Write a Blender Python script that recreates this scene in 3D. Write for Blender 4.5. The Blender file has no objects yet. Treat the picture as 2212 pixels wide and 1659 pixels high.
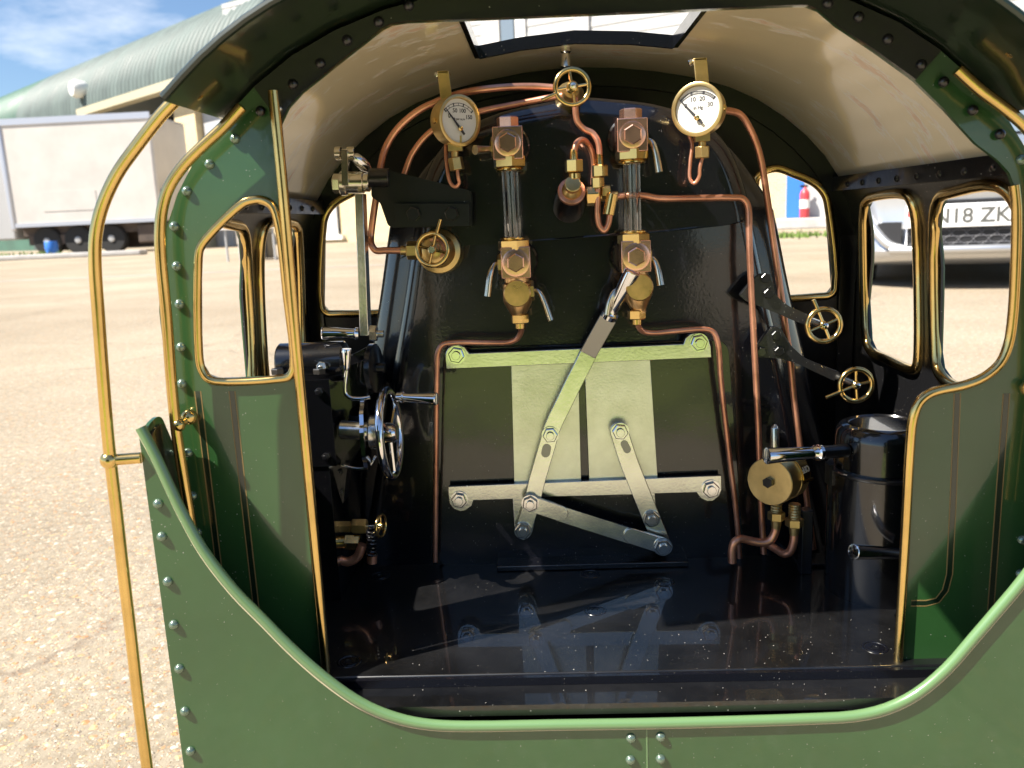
import bpy, bmesh, math, random
from mathutils import Vector, Matrix, geometry
random.seed(7)
R = math.radians
S = bpy.context.scene
COL = S.collection

# ------------------------------------------------------------------ camera
IMW, F, PX, PY = 2212.0, 1800.0, 1106.0, 829.5
CAMP = Vector((-.021, 0, .46))
_a = Vector((1173 - PX, 470 - PY, F)).normalized()
_d = Vector((.045, 1, -(0.045 * _a.x + _a.y) / _a.z)).normalized()
_r = _d.cross(_a)
# rows: camera x, y(down), z(forward) expressed in world axes
CX = Vector((_r.x, _a.x, -_d.x)); CY = Vector((_r.y, _a.y, -_d.y)); CZ = Vector((_r.z, _a.z, -_d.z))
cam = bpy.data.cameras.new("camera"); camo = bpy.data.objects.new("camera", cam); COL.objects.link(camo)
camo.matrix_world = Matrix(((CX.x, -CY.x, -CZ.x, CAMP.x), (CX.y, -CY.y, -CZ.y, CAMP.y), (CX.z, -CY.z, -CZ.z, CAMP.z), (0, 0, 0, 1)))
cam.sensor_fit = 'HORIZONTAL'; cam.sensor_width = 36.0; cam.lens = 36.0 * F / IMW
cam.clip_start = .02; cam.clip_end = 800
cam.dof.use_dof = True; cam.dof.focus_distance = .455; cam.dof.aperture_fstop = 19
S.camera = camo

# ------------------------------------------------------------------ sky, sun, exposure
SUN_FROM = Vector((-.74, -.35, 1.0)).normalized()
elev = math.asin(SUN_FROM.z); azim = math.atan2(SUN_FROM.x, SUN_FROM.y)
W = bpy.data.worlds.new("World"); S.world = W; W.use_nodes = True
nt = W.node_tree; N = nt.nodes; L = nt.links; N.clear()
sky = N.new('ShaderNodeTexSky'); sky.sky_type = 'NISHITA'; sky.sun_disc = False
sky.sun_elevation = elev; sky.sun_rotation = azim; sky.air_density = 1.0; sky.dust_density = .3; sky.ozone_density = 5.0
tc = N.new('ShaderNodeTexCoord'); mp = N.new('ShaderNodeMapping'); mp.inputs['Scale'].default_value = (2.2, 5.0, 9.0); mp.inputs['Rotation'].default_value = (.35, .5, .3)
no = N.new('ShaderNodeTexNoise'); no.inputs['Scale'].default_value = 1.7; no.inputs['Detail'].default_value = 7; no.inputs['Roughness'].default_value = .55
cr = N.new('ShaderNodeValToRGB'); cr.color_ramp.elements[0].position = .56; cr.color_ramp.elements[1].position = .86; cr.color_ramp.elements[1].color = (.8, .8, .8, 1)
mx = N.new('ShaderNodeMix'); mx.data_type = 'RGBA'; mx.inputs['B'].default_value = (9.0, 9.2, 9.6, 1)
bg = N.new('ShaderNodeBackground'); bg.inputs['Strength'].default_value = .062; ou = N.new('ShaderNodeOutputWorld')
L.new(tc.outputs['Generated'], mp.inputs['Vector']); L.new(mp.outputs[0], no.inputs['Vector']); L.new(no.outputs['Fac'], cr.inputs[0])
L.new(cr.outputs[0], mx.inputs['Factor']); L.new(sky.outputs[0], mx.inputs['A']); L.new(mx.outputs['Result'], bg.inputs[0]); L.new(bg.outputs[0], ou.inputs[0])
sl = bpy.data.lights.new("sun", 'SUN'); sl.energy = 5.0; sl.angle = R(.53); sl.color = (1, .94, .84)
slo = bpy.data.objects.new("sun", sl); COL.objects.link(slo); slo.rotation_euler = SUN_FROM.to_track_quat('Z', 'Y').to_euler()
S.view_settings.view_transform = 'Standard'; S.view_settings.look = 'None'; S.view_settings.exposure = 1.35; S.view_settings.gamma = 1
S.render.engine = 'CYCLES'
S.cycles.use_denoising = True; S.cycles.max_bounces = 10; S.cycles.glossy_bounces = 6; S.cycles.transmission_bounces = 8; S.cycles.sample_clamp_indirect = 6
S.cycles.caustics_reflective = True

# ------------------------------------------------------------------ photo pixel -> point on a real plane
def at(x, y, X=None, Y=None, Z=None):
    v = CX * (x - PX) + CY * (y - PY) + CZ * F
    t = (Y - CAMP.y) / v.y if Y is not None else ((X - CAMP.x) / v.x if X is not None else (Z - CAMP.z) / v.z)
    return CAMP + v * t
def px(n, Y): return n * Y / F          # pixel length -> metres at depth Y

# ------------------------------------------------------------------ materials
def mat(name, base, metal=0., rough=.5, bump=0., bscale=300., coat=0., coat_rough=.05, var=0., vscale=20., dust=0., dscale=260., spec=.5, stretch=None, bdist=.0003, var2=None, low=0.):
    m = bpy.data.materials.new(name); m.use_nodes = True; nt = m.node_tree; N = nt.nodes; L = nt.links
    b = N['Principled BSDF']
    b.inputs['Base Color'].default_value = (*base, 1); b.inputs['Metallic'].default_value = metal; b.inputs['Roughness'].default_value = rough
    b.inputs['Coat Weight'].default_value = coat; b.inputs['Coat Roughness'].default_value = coat_rough; b.inputs['Specular IOR Level'].default_value = spec
    tc = N.new('ShaderNodeTexCoord'); vec = tc.outputs['Object']
    if stretch:
        mp = N.new('ShaderNodeMapping'); mp.inputs['Scale'].default_value = stretch; L.new(vec, mp.inputs['Vector']); vec = mp.outputs[0]
    col = None
    if var:
        n = N.new('ShaderNodeTexNoise'); n.inputs['Scale'].default_value = vscale; n.inputs['Detail'].default_value = 6; n.inputs['Roughness'].default_value = .6
        L.new(vec, n.inputs['Vector'])
        r = N.new('ShaderNodeValToRGB'); r.color_ramp.elements[0].position = .32; r.color_ramp.elements[1].position = .68
        c2 = var2 if var2 else tuple(c * (1 - var) for c in base)
        r.color_ramp.elements[0].color = (*c2, 1); r.color_ramp.elements[1].color = (*[min(1, c * (1 + var * .5)) for c in base], 1)
        L.new(n.outputs['Fac'], r.inputs[0]); col = r.outputs[0]
        mr = N.new('ShaderNodeMapRange'); mr.inputs['To Min'].default_value = rough * .75; mr.inputs['To Max'].default_value = min(1, rough * 1.35)
        L.new(n.outputs['Fac'], mr.inputs['Value']); L.new(mr.outputs[0], b.inputs['Roughness'])
    if dust:
        v = N.new('ShaderNodeTexVoronoi'); v.inputs['Scale'].default_value = dscale; L.new(tc.outputs['Object'], v.inputs['Vector'])
        sp = N.new('ShaderNodeSeparateColor'); L.new(v.outputs['Color'], sp.inputs[0])
        n2 = N.new('ShaderNodeTexNoise'); n2.inputs['Scale'].default_value = 14; n2.inputs['Detail'].default_value = 3; L.new(tc.outputs['Object'], n2.inputs['Vector'])
        pw = N.new('ShaderNodeMath'); pw.operation = 'POWER'; pw.inputs[1].default_value = 7; L.new(sp.outputs[0], pw.inputs[0])
        m1 = N.new('ShaderNodeMath'); m1.operation = 'MULTIPLY'; L.new(pw.outputs[0], m1.inputs[0]); L.new(n2.outputs['Fac'], m1.inputs[1])
        m2 = N.new('ShaderNodeMath'); m2.operation = 'MULTIPLY'; m2.inputs[1].default_value = dust; L.new(m1.outputs[0], m2.inputs[0])
        lt = N.new('ShaderNodeMath'); lt.operation = 'LESS_THAN'; L.new(v.outputs['Distance'], lt.inputs[0]); L.new(m2.outputs[0], lt.inputs[1])
        mx = N.new('ShaderNodeMix'); mx.data_type = 'RGBA'; mx.inputs['A'].default_value = (*base, 1); mx.inputs['B'].default_value = (.40, .38, .34, 1)
        if col: L.new(col, mx.inputs['A'])
        L.new(lt.outputs[0], mx.inputs['Factor']); col = mx.outputs['Result']
        if coat:
            ic = N.new('ShaderNodeMath'); ic.operation = 'MULTIPLY_ADD'; ic.inputs[1].default_value = -coat; ic.inputs[2].default_value = coat
            L.new(lt.outputs[0], ic.inputs[0]); L.new(ic.outputs[0], b.inputs['Coat Weight'])
    if col: L.new(col, b.inputs['Base Color'])
    if bump:
        n3 = N.new('ShaderNodeTexNoise'); n3.inputs['Scale'].default_value = bscale; n3.inputs['Detail'].default_value = 2; L.new(vec, n3.inputs['Vector'])
        bp = N.new('ShaderNodeBump'); bp.inputs['Strength'].default_value = bump; bp.inputs['Distance'].default_value = bdist
        L.new(n3.outputs['Fac'], bp.inputs['Height']); L.new(bp.outputs[0], b.inputs['Normal'])
        if low:
            n4 = N.new('ShaderNodeTexNoise'); n4.inputs['Scale'].default_value = 28; n4.inputs['Detail'].default_value = 1; L.new(vec, n4.inputs['Vector'])
            b4 = N.new('ShaderNodeBump'); b4.inputs['Strength'].default_value = low; b4.inputs['Distance'].default_value = .0016; L.new(n4.outputs['Fac'], b4.inputs['Height']); L.new(b4.outputs[0], bp.inputs['Normal'])
        if coat: L.new(bp.outputs[0], b.inputs['Coat Normal'])
    return m
M = {}
M['green'] = mat('green_paint', (.022, .074, .020), rough=.3, coat=1, coat_rough=.06, bump=.10, bscale=160, low=.10, var=.14, vscale=18, dust=.30, dscale=800)
M['roof_green_shaded'] = mat('green_paint_shaded_roof', (.006, .016, .007), rough=.35, coat=.55, coat_rough=.08, bump=.2, bscale=120)  # cab green darkened in the colour, standing in for shade under the roof
M['rivet_green'] = mat('rivet_paint_sky_sheen', (.20, .27, .21), .7, .22, bump=.1, bscale=400)  # pale metallic tone paints the sky's reflection onto the green rivets
M['green_lit'] = mat('green_paint_sunlit', (.12, .215, .09), rough=.3, coat=1, coat_rough=.1, bump=.08, bscale=200)  # lighter copy of the green, sunlight on the bead put into the colour
M['black'] = mat('black_gloss_paint', (.004, .004, .006), rough=.25, coat=.9, coat_rough=.03, bump=.10, bscale=700, low=.28, dust=.26, dscale=900)
M['black_floor'] = mat('black_gloss_floor', (.0065, .0065, .007), rough=.35, coat=1, coat_rough=.018, bump=.02, bscale=180, var=.8, vscale=26, dust=.30, dscale=620)
M['black_plain'] = mat('black_enamel', (.003, .003, .004), rough=.2, coat=.9, coat_rough=.03, bump=.03, bscale=250, dust=.22, dscale=1100)
M['black_wall'] = mat('black_wall_paint', (.003, .003, .003), rough=.45, spec=.2, coat=.30, coat_rough=.15, bump=.25, bscale=200, dust=.12, dscale=800)
M['black_dusty'] = mat('black_dusty_paint', (.007, .007, .008), rough=.4, coat=.6, coat_rough=.2, bump=.35, bscale=500, dust=.55, dscale=1200)
M['black_satin'] = mat('black_satin', (.004, .004, .005), rough=.35, spec=.4, coat=.7, coat_rough=.10, bump=.3, bscale=220, dust=.2)
M['brass'] = mat('polished_brass', (.76, .53, .20), 1, .17, bump=.05, bscale=200, var=.18, vscale=40)
M['brass_dull'] = mat('worn_brass', (.66, .48, .20), .92, .31, bump=.12, bscale=400, var=.25, vscale=60)
M['bronze'] = mat('bronze', (.90, .52, .39), .95, .22, bump=.12, bscale=350, var=.2, vscale=60)
M['bronze_gold'] = mat('golden_bronze', (.80, .50, .23), .95, .28, bump=.15, bscale=400, var=.3, vscale=80)
M['copper'] = mat('copper', (.76, .38, .25), .86, .33, bump=.06, bscale=300, var=.45, vscale=38, var2=(.46, .20, .12))
M['bolt_steel'] = mat('bright_bolt_steel', (.78, .78, .77), 1, .13, bump=.05, bscale=300)
M['slot_steel'] = mat('shaded_steel', (.34, .33, .31), 1, .4)  # steel darkened for shaded slots and a dark sky reflection on the lever shank
M['steel'] = mat('brushed_steel', (.80, .80, .75), 1, .21, bump=.16, bscale=700, var=.16, vscale=80)
M['steel_plate'] = mat('bead_blasted_steel_plate', (.80, .81, .73), 1, .30, bump=.22, bscale=900, var=.24, vscale=34, dust=0)
M['chrome'] = mat('chrome', (.80, .80, .82), 1, .07, bump=.03, bscale=200)
M['nickel'] = mat('nickel', (.70, .66, .55), 1, .22, bump=.05, bscale=300)
M['white_dial'] = mat('white_dial', (.66, .65, .61), rough=.45)
M['ink'] = mat('ink', (.02, .02, .025), rough=.6)
M['lining_dark'] = mat('lining_dark_green', (.006, .018, .008), rough=.3, coat=1, coat_rough=.07)
M['orange_line'] = mat('lining_orange', (.24, .16, .06), rough=.4)
M['cream_line'] = mat('lining_cream', (.55, .48, .33), rough=.5)
M['rubber'] = mat('tyre_rubber', (.02, .02, .02), rough=.8)
g = bpy.data.materials.new('glass'); g.use_nodes = True; b = g.node_tree.nodes['Principled BSDF']
b.inputs['Base Color'].default_value = (.97, .98, .97, 1); b.inputs['Transmission Weight'].default_value = 1; b.inputs['Roughness'].default_value = .02; b.inputs['IOR'].default_value = 1.48
M['glass'] = g
def cream():
    m = mat('cream_ceiling_paint', (.92, .82, .58), rough=.32, coat=.8, coat_rough=.08, bump=.10, bscale=60, bdist=.0006)
    nt = m.node_tree; N = nt.nodes; L = nt.links; b = N['Principled BSDF']
    tc = N.new('ShaderNodeTexCoord')
    mp = N.new('ShaderNodeMapping'); mp.inputs['Scale'].default_value = (.8, 2.2, .8); mp.inputs['Rotation'].default_value = (0, 0, .5); L.new(tc.outputs['Object'], mp.inputs['Vector'])
    n = N.new('ShaderNodeTexNoise'); n.inputs['Scale'].default_value = 26; n.inputs['Detail'].default_value = 8; n.inputs['Roughness'].default_value = .68; L.new(mp.outputs[0], n.inputs['Vector'])
    r = N.new('ShaderNodeValToRGB'); e = r.color_ramp.elements
    e[0].position = .0; e[0].color = (.88, .76, .51, 1); e[1].position = .555; e[1].color = (.90, .79, .55, 1)
    x = e.new(.585); x.color = (.97, .94, .84, 1); x = e.new(.64); x.color = (.88, .66, .48, 1)
    L.new(n.outputs['Fac'], r.inputs[0]); L.new(r.outputs[0], b.inputs['Base Color'])
    r2 = N.new('ShaderNodeMapRange'); r2.inputs['From Min'].default_value = .55; r2.inputs['From Max'].default_value = .61; r2.inputs['To Min'].default_value = .28; r2.inputs['To Max'].default_value = .75
    L.new(n.outputs['Fac'], r2.inputs['Value']); L.new(r2.outputs[0], b.inputs['Roughness'])
    return m
M['cream'] = cream()

# ------------------------------------------------------------------ mesh builder
class MB:
    def __init__(s): s.bm = bmesh.new()
    def face(s, vs):
        try: return s.bm.faces.new(vs)
        except ValueError: return None
    def box(s, lo, hi, mtx=None):
        lo, hi = Vector(lo), Vector(hi)
        v = [s.bm.verts.new((mtx @ p if mtx else p)) for p in [Vector((x, y, z)) for x in (lo.x, hi.x) for y in (lo.y, hi.y) for z in (lo.z, hi.z)]]
        for q in ((0, 1, 3, 2), (4, 6, 7, 5), (0, 4, 5, 1), (2, 3, 7, 6), (0, 2, 6, 4), (1, 5, 7, 3)): s.face([v[i] for i in q])
        return s
    def lathe(s, p, ax, prof, seg=28, up=None, phase=0., close=True):
        p = Vector(p); ax = Vector(ax).normalized()
        u = ax.orthogonal().normalized() if up is None else (Vector(up) - ax * Vector(up).dot(ax)).normalized()
        w = ax.cross(u); rings = []
        for h, r in prof:
            rings.append([s.bm.verts.new(p + ax * h + (u * math.cos(t) + w * math.sin(t)) * max(r, 1e-6)) for t in [phase + 2 * math.pi * i / seg for i in range(seg)]])
        for a, b in zip(rings, rings[1:]):
            for i in range(seg): s.face([a[i], a[(i + 1) % seg], b[(i + 1) % seg], b[i]])
        if close: s.face(rings[0][::-1]); s.face(rings[-1])
        return s
    def cyl(s, p0, p1, r0, r1=None, seg=24, ch=.08):
        p0, p1 = Vector(p0), Vector(p1); l = (p1 - p0).length; r1 = r0 if r1 is None else r1; c = min(r0, r1) * ch
        return s.lathe(p0, p1 - p0, [(0, r0 - c), (c, r0), (l - c, r1), (l, r1 - c)], seg)
    def hexa(s, p0, p1, r, up=None, phase=0., ch=.16):
        p0, p1 = Vector(p0), Vector(p1); l = (p1 - p0).length; c = r * ch
        return s.lathe(p0, p1 - p0, [(0, r * .88), (c * .6, r), (l - c * .6, r), (l, r * .88)], 6, up, phase)
    def ball(s, c, r, seg=20):
        return s.lathe(Vector(c) - Vector((0, 0, r)), (0, 0, 1), [(r - r * math.cos(math.pi * k / 12), r * math.sin(math.pi * k / 12)) for k in range(13)], seg)
    def tube(s, pts, r, seg=12, closed=False, sub=8, taper=None, sx=1.):
        pts = [Vector(p) for p in pts]; n = len(pts); P = []
        rng = range(n if closed else n - 1)
        for i in rng:
            p1, p2 = pts[i], pts[(i + 1) % n]
            p0 = pts[(i - 1) % n] if (closed or i > 0) else p1 * 2 - p2
            p3 = pts[(i + 2) % n] if (closed or i + 2 < n) else p2 * 2 - p1
            t0 = 0.; t1 = t0 + max((p1 - p0).length, 1e-9) ** .5; t2 = t1 + max((p2 - p1).length, 1e-9) ** .5; t3 = t2 + max((p3 - p2).length, 1e-9) ** .5
            for k in range(sub):
                t = t1 + (t2 - t1) * k / sub
                A1 = p0 * ((t1 - t) / (t1 - t0)) + p1 * ((t - t0) / (t1 - t0)); A2 = p1 * ((t2 - t) / (t2 - t1)) + p2 * ((t - t1) / (t2 - t1)); A3 = p2 * ((t3 - t) / (t3 - t2)) + p3 * ((t - t2) / (t3 - t2))
                B1 = A1 * ((t2 - t) / (t2 - t0)) + A2 * ((t - t0) / (t2 - t0)); B2 = A2 * ((t3 - t) / (t3 - t1)) + A3 * ((t - t1) / (t3 - t1))
                P.append(B1 * ((t2 - t) / (t2 - t1)) + B2 * ((t - t1) / (t2 - t1)))
        if not closed: P.append(pts[-1])
        m = len(P); u = None; rings = []
        for i in range(m):
            t = (P[(i + 1) % m] - P[(i - 1) % m]) if closed else (P[min(i + 1, m - 1)] - P[max(i - 1, 0)])
            t = t.normalized() if t.length > 1e-9 else Vector((0, 0, 1))
            u = t.orthogonal().normalized() if u is None else (u - t * u.dot(t)).normalized()
            w = t.cross(u); rr = r if taper is None else r + (taper - r) * i / (m - 1)
            rings.append([s.bm.verts.new(P[i] + (u * math.cos(a) + w * math.sin(a)) * rr) for a in [2 * math.pi * k / seg for k in range(seg)]])
        for i in range(m if closed else m - 1):
            a, b = rings[i], rings[(i + 1) % m]
            for k in range(seg): s.face([a[k], a[(k + 1) % seg], b[(k + 1) % seg], b[k]])
        if not closed: s.face(rings[0][::-1]); s.face(rings[-1])
        return s
    def plate(s, poly, y0, y1, holes=(), fn=None):
        """2-D outline (x,z) with holes, given thickness from y0 to y1"""
        fn = fn or (lambda u, v, w: Vector((u, w, v)))
        loops = [list(poly)] + [list(h) for h in holes]
        flat = [p for l in loops for p in l]
        tris = geometry.tessellate_polygon([[Vector((p[0], p[1], 0)) for p in l] for l in loops])
        A = [s.bm.verts.new(fn(p[0], p[1], y0)) for p in flat]; B = [s.bm.verts.new(fn(p[0], p[1], y1)) for p in flat]
        for t in tris:
            s.face([A[i] for i in t]); s.face([B[i] for i in t[::-1]])
        o = 0
        for l in loops:
            n = len(l)
            for i in range(n):
                j = (i + 1) % n; s.face([A[o + i], A[o + j], B[o + j], B[o + i]])
            o += n
        return s
    def sheet(s, rows):
        V = [[s.bm.verts.new(p) for p in r] for r in rows]
        for a, b in zip(V, V[1:]):
            for i in range(len(a) - 1): s.face([a[i], a[i + 1], b[i + 1], b[i]])
        return s
    def build(s, name, m, parent=None, label=None, ang=38, bevel=0., root=None):
        bm = s.bm
        bmesh.ops.recalc_face_normals(bm, faces=bm.faces)
        for f in bm.faces: f.smooth = True
        for e in bm.edges:
            if len(e.link_faces) != 2 or e.calc_face_angle(0) > R(ang): e.smooth = False
        me = bpy.data.meshes.new(name); bm.to_mesh(me); bm.free()
        for k in (m if isinstance(m, (list, tuple)) else [m]): me.materials.append(M[k] if isinstance(k, str) else k)
        o = bpy.data.objects.new(name, me); COL.objects.link(o)
        if bevel:
            bv = o.modifiers.new('b', 'BEVEL'); bv.width = bevel; bv.segments = 2; bv.limit_method = 'ANGLE'; bv.angle_limit = R(40); bv.harden_normals = False
        adopt(o, parent)
        if label: o['label'] = label
        return o
def adopt(o, parent):
    if parent is None: return
    o.parent = parent
    if parent.type == 'EMPTY': o.matrix_parent_inverse = Matrix.Translation(-parent.location)
def copy(o, mtx, parent=None):
    c = o.copy(); COL.objects.link(c); adopt(c, parent or o.parent); c.matrix_basis = mtx; return c
def thing(name, loc, label, cat, group=None, kind=None):
    o = bpy.data.objects.new(name, None); COL.objects.link(o); o.location = loc; o.empty_display_size = .05
    return tag(o, label, cat, group, kind)
def tag(o, label=None, cat=None, group=None, kind=None):
    if label: o['label'] = label
    if cat: o['category'] = cat
    if group: o['group'] = group
    if kind: o['kind'] = kind
    return o
def text(name, s, m, parent, origin, right, up, size, extrude=.00004, align='CENTER'):
    cu = bpy.data.curves.new(name, 'FONT'); cu.body = s; cu.size = size; cu.extrude = extrude; cu.offset = size * .016; cu.align_x = align; cu.align_y = 'CENTER'; cu.materials.append(M[m])
    fo = bpy.data.objects.new(name, cu); me = bpy.data.meshes.new_from_object(fo); bpy.data.objects.remove(fo); me.name = name
    o = bpy.data.objects.new(name, me); COL.objects.link(o); adopt(o, parent)
    r = Vector(right).normalized(); n = r.cross(Vector(up)).normalized(); u = n.cross(r)
    o.matrix_basis = Matrix(((r.x, u.x, n.x, origin[0]), (r.y, u.y, n.y, origin[1]), (r.z, u.z, n.z, origin[2]), (0, 0, 0, 1)))
    return o
def fillet(poly, rad, n=5):
    out = []; k = len(poly)
    for i in range(k):
        p0, p1, p2 = Vector(poly[i - 1]), Vector(poly[i]), Vector(poly[(i + 1) % k])
        a, b = (p0 - p1), (p2 - p1); r = min(rad, a.length * .45, b.length * .45)
        q0, q2 = p1 + a.normalized() * r, p1 + b.normalized() * r
        for j in range(n + 1):
            t = j / n; out.append(tuple(q0 * (1 - t) ** 2 + p1 * 2 * t * (1 - t) + q2 * t * t))
    return out
def xz(p): return (p.x, p.z)
def pxz(pts, Y): return [xz(at(x, y, Y=Y)) for x, y in pts]
def p3(pts, Y): return [at(x, y, Y=Y) for x, y in pts]

# ================================================================== GROUND AND YARD
def ground_mat():
    m = bpy.data.materials.new('yard_concrete'); m.use_nodes = True; nt = m.node_tree; N = nt.nodes; L = nt.links; b = N['Principled BSDF']
    b.inputs['Roughness'].default_value = .9; b.inputs['Specular IOR Level'].default_value = .25
    tc = N.new('ShaderNodeTexCoord')
    def noise(sc, det=5, ro=.6):
        n = N.new('ShaderNodeTexNoise'); n.inputs['Scale'].default_value = sc; n.inputs['Detail'].default_value = det; n.inputs['Roughness'].default_value = ro; L.new(tc.outputs['Object'], n.inputs['Vector']); return n
    def mixc(f, a, bb, bt='MIX'):
        x = N.new('ShaderNodeMix'); x.data_type = 'RGBA'; x.blend_type = bt
        for s_, v in (('Factor', f), ('A', a), ('B', bb)):
            if isinstance(v, tuple): x.inputs[s_].default_value = (*v, 1)
            elif isinstance(v, float): x.inputs[s_].default_value = v
            else: L.new(v, x.inputs[s_])
        return x.outputs['Result']
    r0 = N.new('ShaderNodeValToRGB'); r0.color_ramp.elements[0].position = .35; r0.color_ramp.elements[1].position = .66
    r0.color_ramp.elements[0].color = (.305, .265, .200, 1); r0.color_ramp.elements[1].color = (.395, .35, .272, 1)
    L.new(noise(1.1, 8).outputs['Fac'], r0.inputs[0]); base = r0.outputs[0]
    r1 = N.new('ShaderNodeValToRGB'); r1.color_ramp.elements[0].position = .38; r1.color_ramp.elements[1].position = .56
    r1.color_ramp.elements[0].color = (.50, .46, .42, 1); r1.color_ramp.elements[1].color = (1, 1, 1, 1)
    L.new(noise(60, 6, .7).outputs['Fac'], r1.inputs[0]); base = mixc(.55, base, r1.outputs[0], 'MULTIPLY')
    r2 = N.new('ShaderNodeValToRGB'); r2.color_ramp.elements[0].position = .36; r2.color_ramp.elements[1].position = .60
    r2.color_ramp.elements[0].color = (.74, .70, .66, 1); r2.color_ramp.elements[1].color = (1.08, 1.06, 1.04, 1)
    L.new(noise(.33, 7, .62).outputs['Fac'], r2.inputs[0]); base = mixc(.8, base, r2.outputs[0], 'MULTIPLY')
    # exposed aggregate
    dn = noise(55, 3)
    warp = N.new('ShaderNodeMix'); warp.data_type = 'RGBA'; warp.inputs['Factor'].default_value = .012
    L.new(tc.outputs['Object'], warp.inputs['A']); L.new(dn.outputs['Color'], warp.inputs['B'])
    hgt = None
    for sc, thr, k in ((105, .70, .9), (190, .50, .75), (330, .35, .55)):
        v = N.new('ShaderNodeTexVoronoi'); v.inputs['Scale'].default_value = sc; L.new(warp.outputs['Result'], v.inputs['Vector'])
        sp = N.new('ShaderNodeSeparateColor'); L.new(v.outputs['Color'], sp.inputs[0])
        pick = N.new('ShaderNodeMath'); pick.operation = 'GREATER_THAN'; pick.inputs[1].default_value = thr; L.new(sp.outputs[0], pick.inputs[0])
        dm = N.new('ShaderNodeMath'); dm.operation = 'LESS_THAN'; dm.inputs[1].default_value = .40; L.new(v.outputs['Distance'], dm.inputs[0])
        f = N.new('ShaderNodeMath'); f.operation = 'MULTIPLY'; L.new(pick.outputs[0], f.inputs[0]); L.new(dm.outputs[0], f.inputs[1])
        f2 = N.new('ShaderNodeMath'); f2.operation = 'MULTIPLY'; f2.inputs[1].default_value = k; L.new(f.outputs[0], f2.inputs[0])
        rc = N.new('ShaderNodeValToRGB'); e = rc.color_ramp.elements; rc.color_ramp.interpolation = 'CONSTANT'
        cols = [(.50, .40, .27), (.40, .30, .19), (.58, .51, .40), (.42, .21, .09), (.33, .28, .22), (.52, .37, .19), (.50, .45, .37), (.24, .19, .15), (.47, .27, .14)]
        e[0].color = (*cols[0], 1); e[1].position = 1 / 9; e[1].color = (*cols[1], 1)
        for i in range(2, 9): x = e.new(i / 9); x.color = (*cols[i], 1)
        L.new(sp.outputs[1], rc.inputs[0]); base = mixc(f2.outputs[0], base, rc.outputs[0])
        h = N.new('ShaderNodeMath'); h.operation = 'MULTIPLY'; iv = N.new('ShaderNodeMath'); iv.operation = 'SUBTRACT'; iv.inputs[0].default_value = .6; L.new(v.outputs['Distance'], iv.inputs[1])
        L.new(iv.outputs[0], h.inputs[0]); L.new(f2.outputs[0], h.inputs[1])
        if hgt is None: hgt = h.outputs[0]
        else:
            ad = N.new('ShaderNodeMath'); L.new(hgt, ad.inputs[0]); L.new(h.outputs[0], ad.inputs[1]); hgt = ad.outputs[0]
    # hairline cracks
    wv = N.new('ShaderNodeTexVoronoi'); wv.feature = 'DISTANCE_TO_EDGE'; wv.inputs['Scale'].default_value = .55
    wn = noise(3.5, 6); wm = N.new('ShaderNodeMix'); wm.data_type = 'RGBA'; wm.inputs['Factor'].default_value = .2; L.new(tc.outputs['Object'], wm.inputs['A']); L.new(wn.outputs['Color'], wm.inputs['B'])
    L.new(wm.outputs['Result'], wv.inputs['Vector'])
    lc = N.new('ShaderNodeMapRange'); lc.inputs['From Min'].default_value = .0; lc.inputs['From Max'].default_value = .004; lc.inputs['To Min'].default_value = .55; lc.inputs['To Max'].default_value = 0; L.new(wv.outputs['Distance'], lc.inputs['Value'])
    base = mixc(lc.outputs[0], base, (.16, .12, .09))
    L.new(base, b.inputs['Base Color'])
    bp = N.new('ShaderNodeBump'); bp.inputs['Strength'].default_value = .8; bp.inputs['Distance'].default_value = .004; L.new(hgt, bp.inputs['Height'])
    bp2 = N.new('ShaderNodeBump'); bp2.inputs['Strength'].default_value = .5; bp2.inputs['Distance'].default_value = .004; L.new(noise(120, 6, .7).outputs['Fac'], bp2.inputs['Height']); L.new(bp.outputs[0], bp2.inputs['Normal'])
    L.new(bp2.outputs[0], b.inputs['Normal'])
    return m
M['ground'] = ground_mat()
mb = MB(); mb.sheet([[Vector((x, y, 0)) for x in (-300, -40, -6, 6, 40, 300)] for y in (-120, -10, 0, 10, 60, 400)])
tag(mb.build('ground', 'ground'), kind='structure')

# ================================================================== LOCOMOTIVE
loco = thing('miniature_locomotive', (0, .45, 0), 'dark green miniature steam locomotive seen into its open cab with brass rails and gauges', 'locomotive')
Y1, Y2, Y3, YB = .32, .3465, .56, .465
ZF = .26
HW = .185
PROF = [(0, .5530), (.03, .5510), (.055, .5475), (.08, .5425), (.1, .5360), (.118, .5275), (.1345, .5165), (.149, .5040), (.161, .4910), (.171, .4760), (.178, .4610), (.1825, .4450), (.1848, .428), (.185, .41)]
def profile(off=0., zmax=None):
    p = [(-x, z) for x, z in PROF[::-1]] + [(x, z) for x, z in PROF[1:]]
    if off:
        q = []
        for i, (x, z) in enumerate(p):
            a = p[max(i - 1, 0)]; b = p[min(i + 1, len(p) - 1)]
            t = Vector((b[0] - a[0], b[1] - a[1])).normalized(); q.append((x - t.y * off, z + t.x * off))
        p = q
    return p

# ---- rivets ------------------------------------------------------
def rivet_proto(name, m, r, parent):
    mb = MB(); mb.lathe((0, 0, 0), (0, -1, 0), [(r * .95 * math.sin(t), r * math.cos(t)) for t in [math.pi / 2 * k / 7 for k in range(8)]], 16)
    return mb.build(name, m, parent)
def rivets(pts, Y, r, m, parent):
    pr = None
    for x, y in pts:
        p = at(x, y, Y=Y)
        if pr is None: pr = rivet_proto('rivet', m, r, parent); pr.matrix_basis = Matrix.Translation(p)
        else: copy(pr, Matrix.Translation(p), parent)

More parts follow.
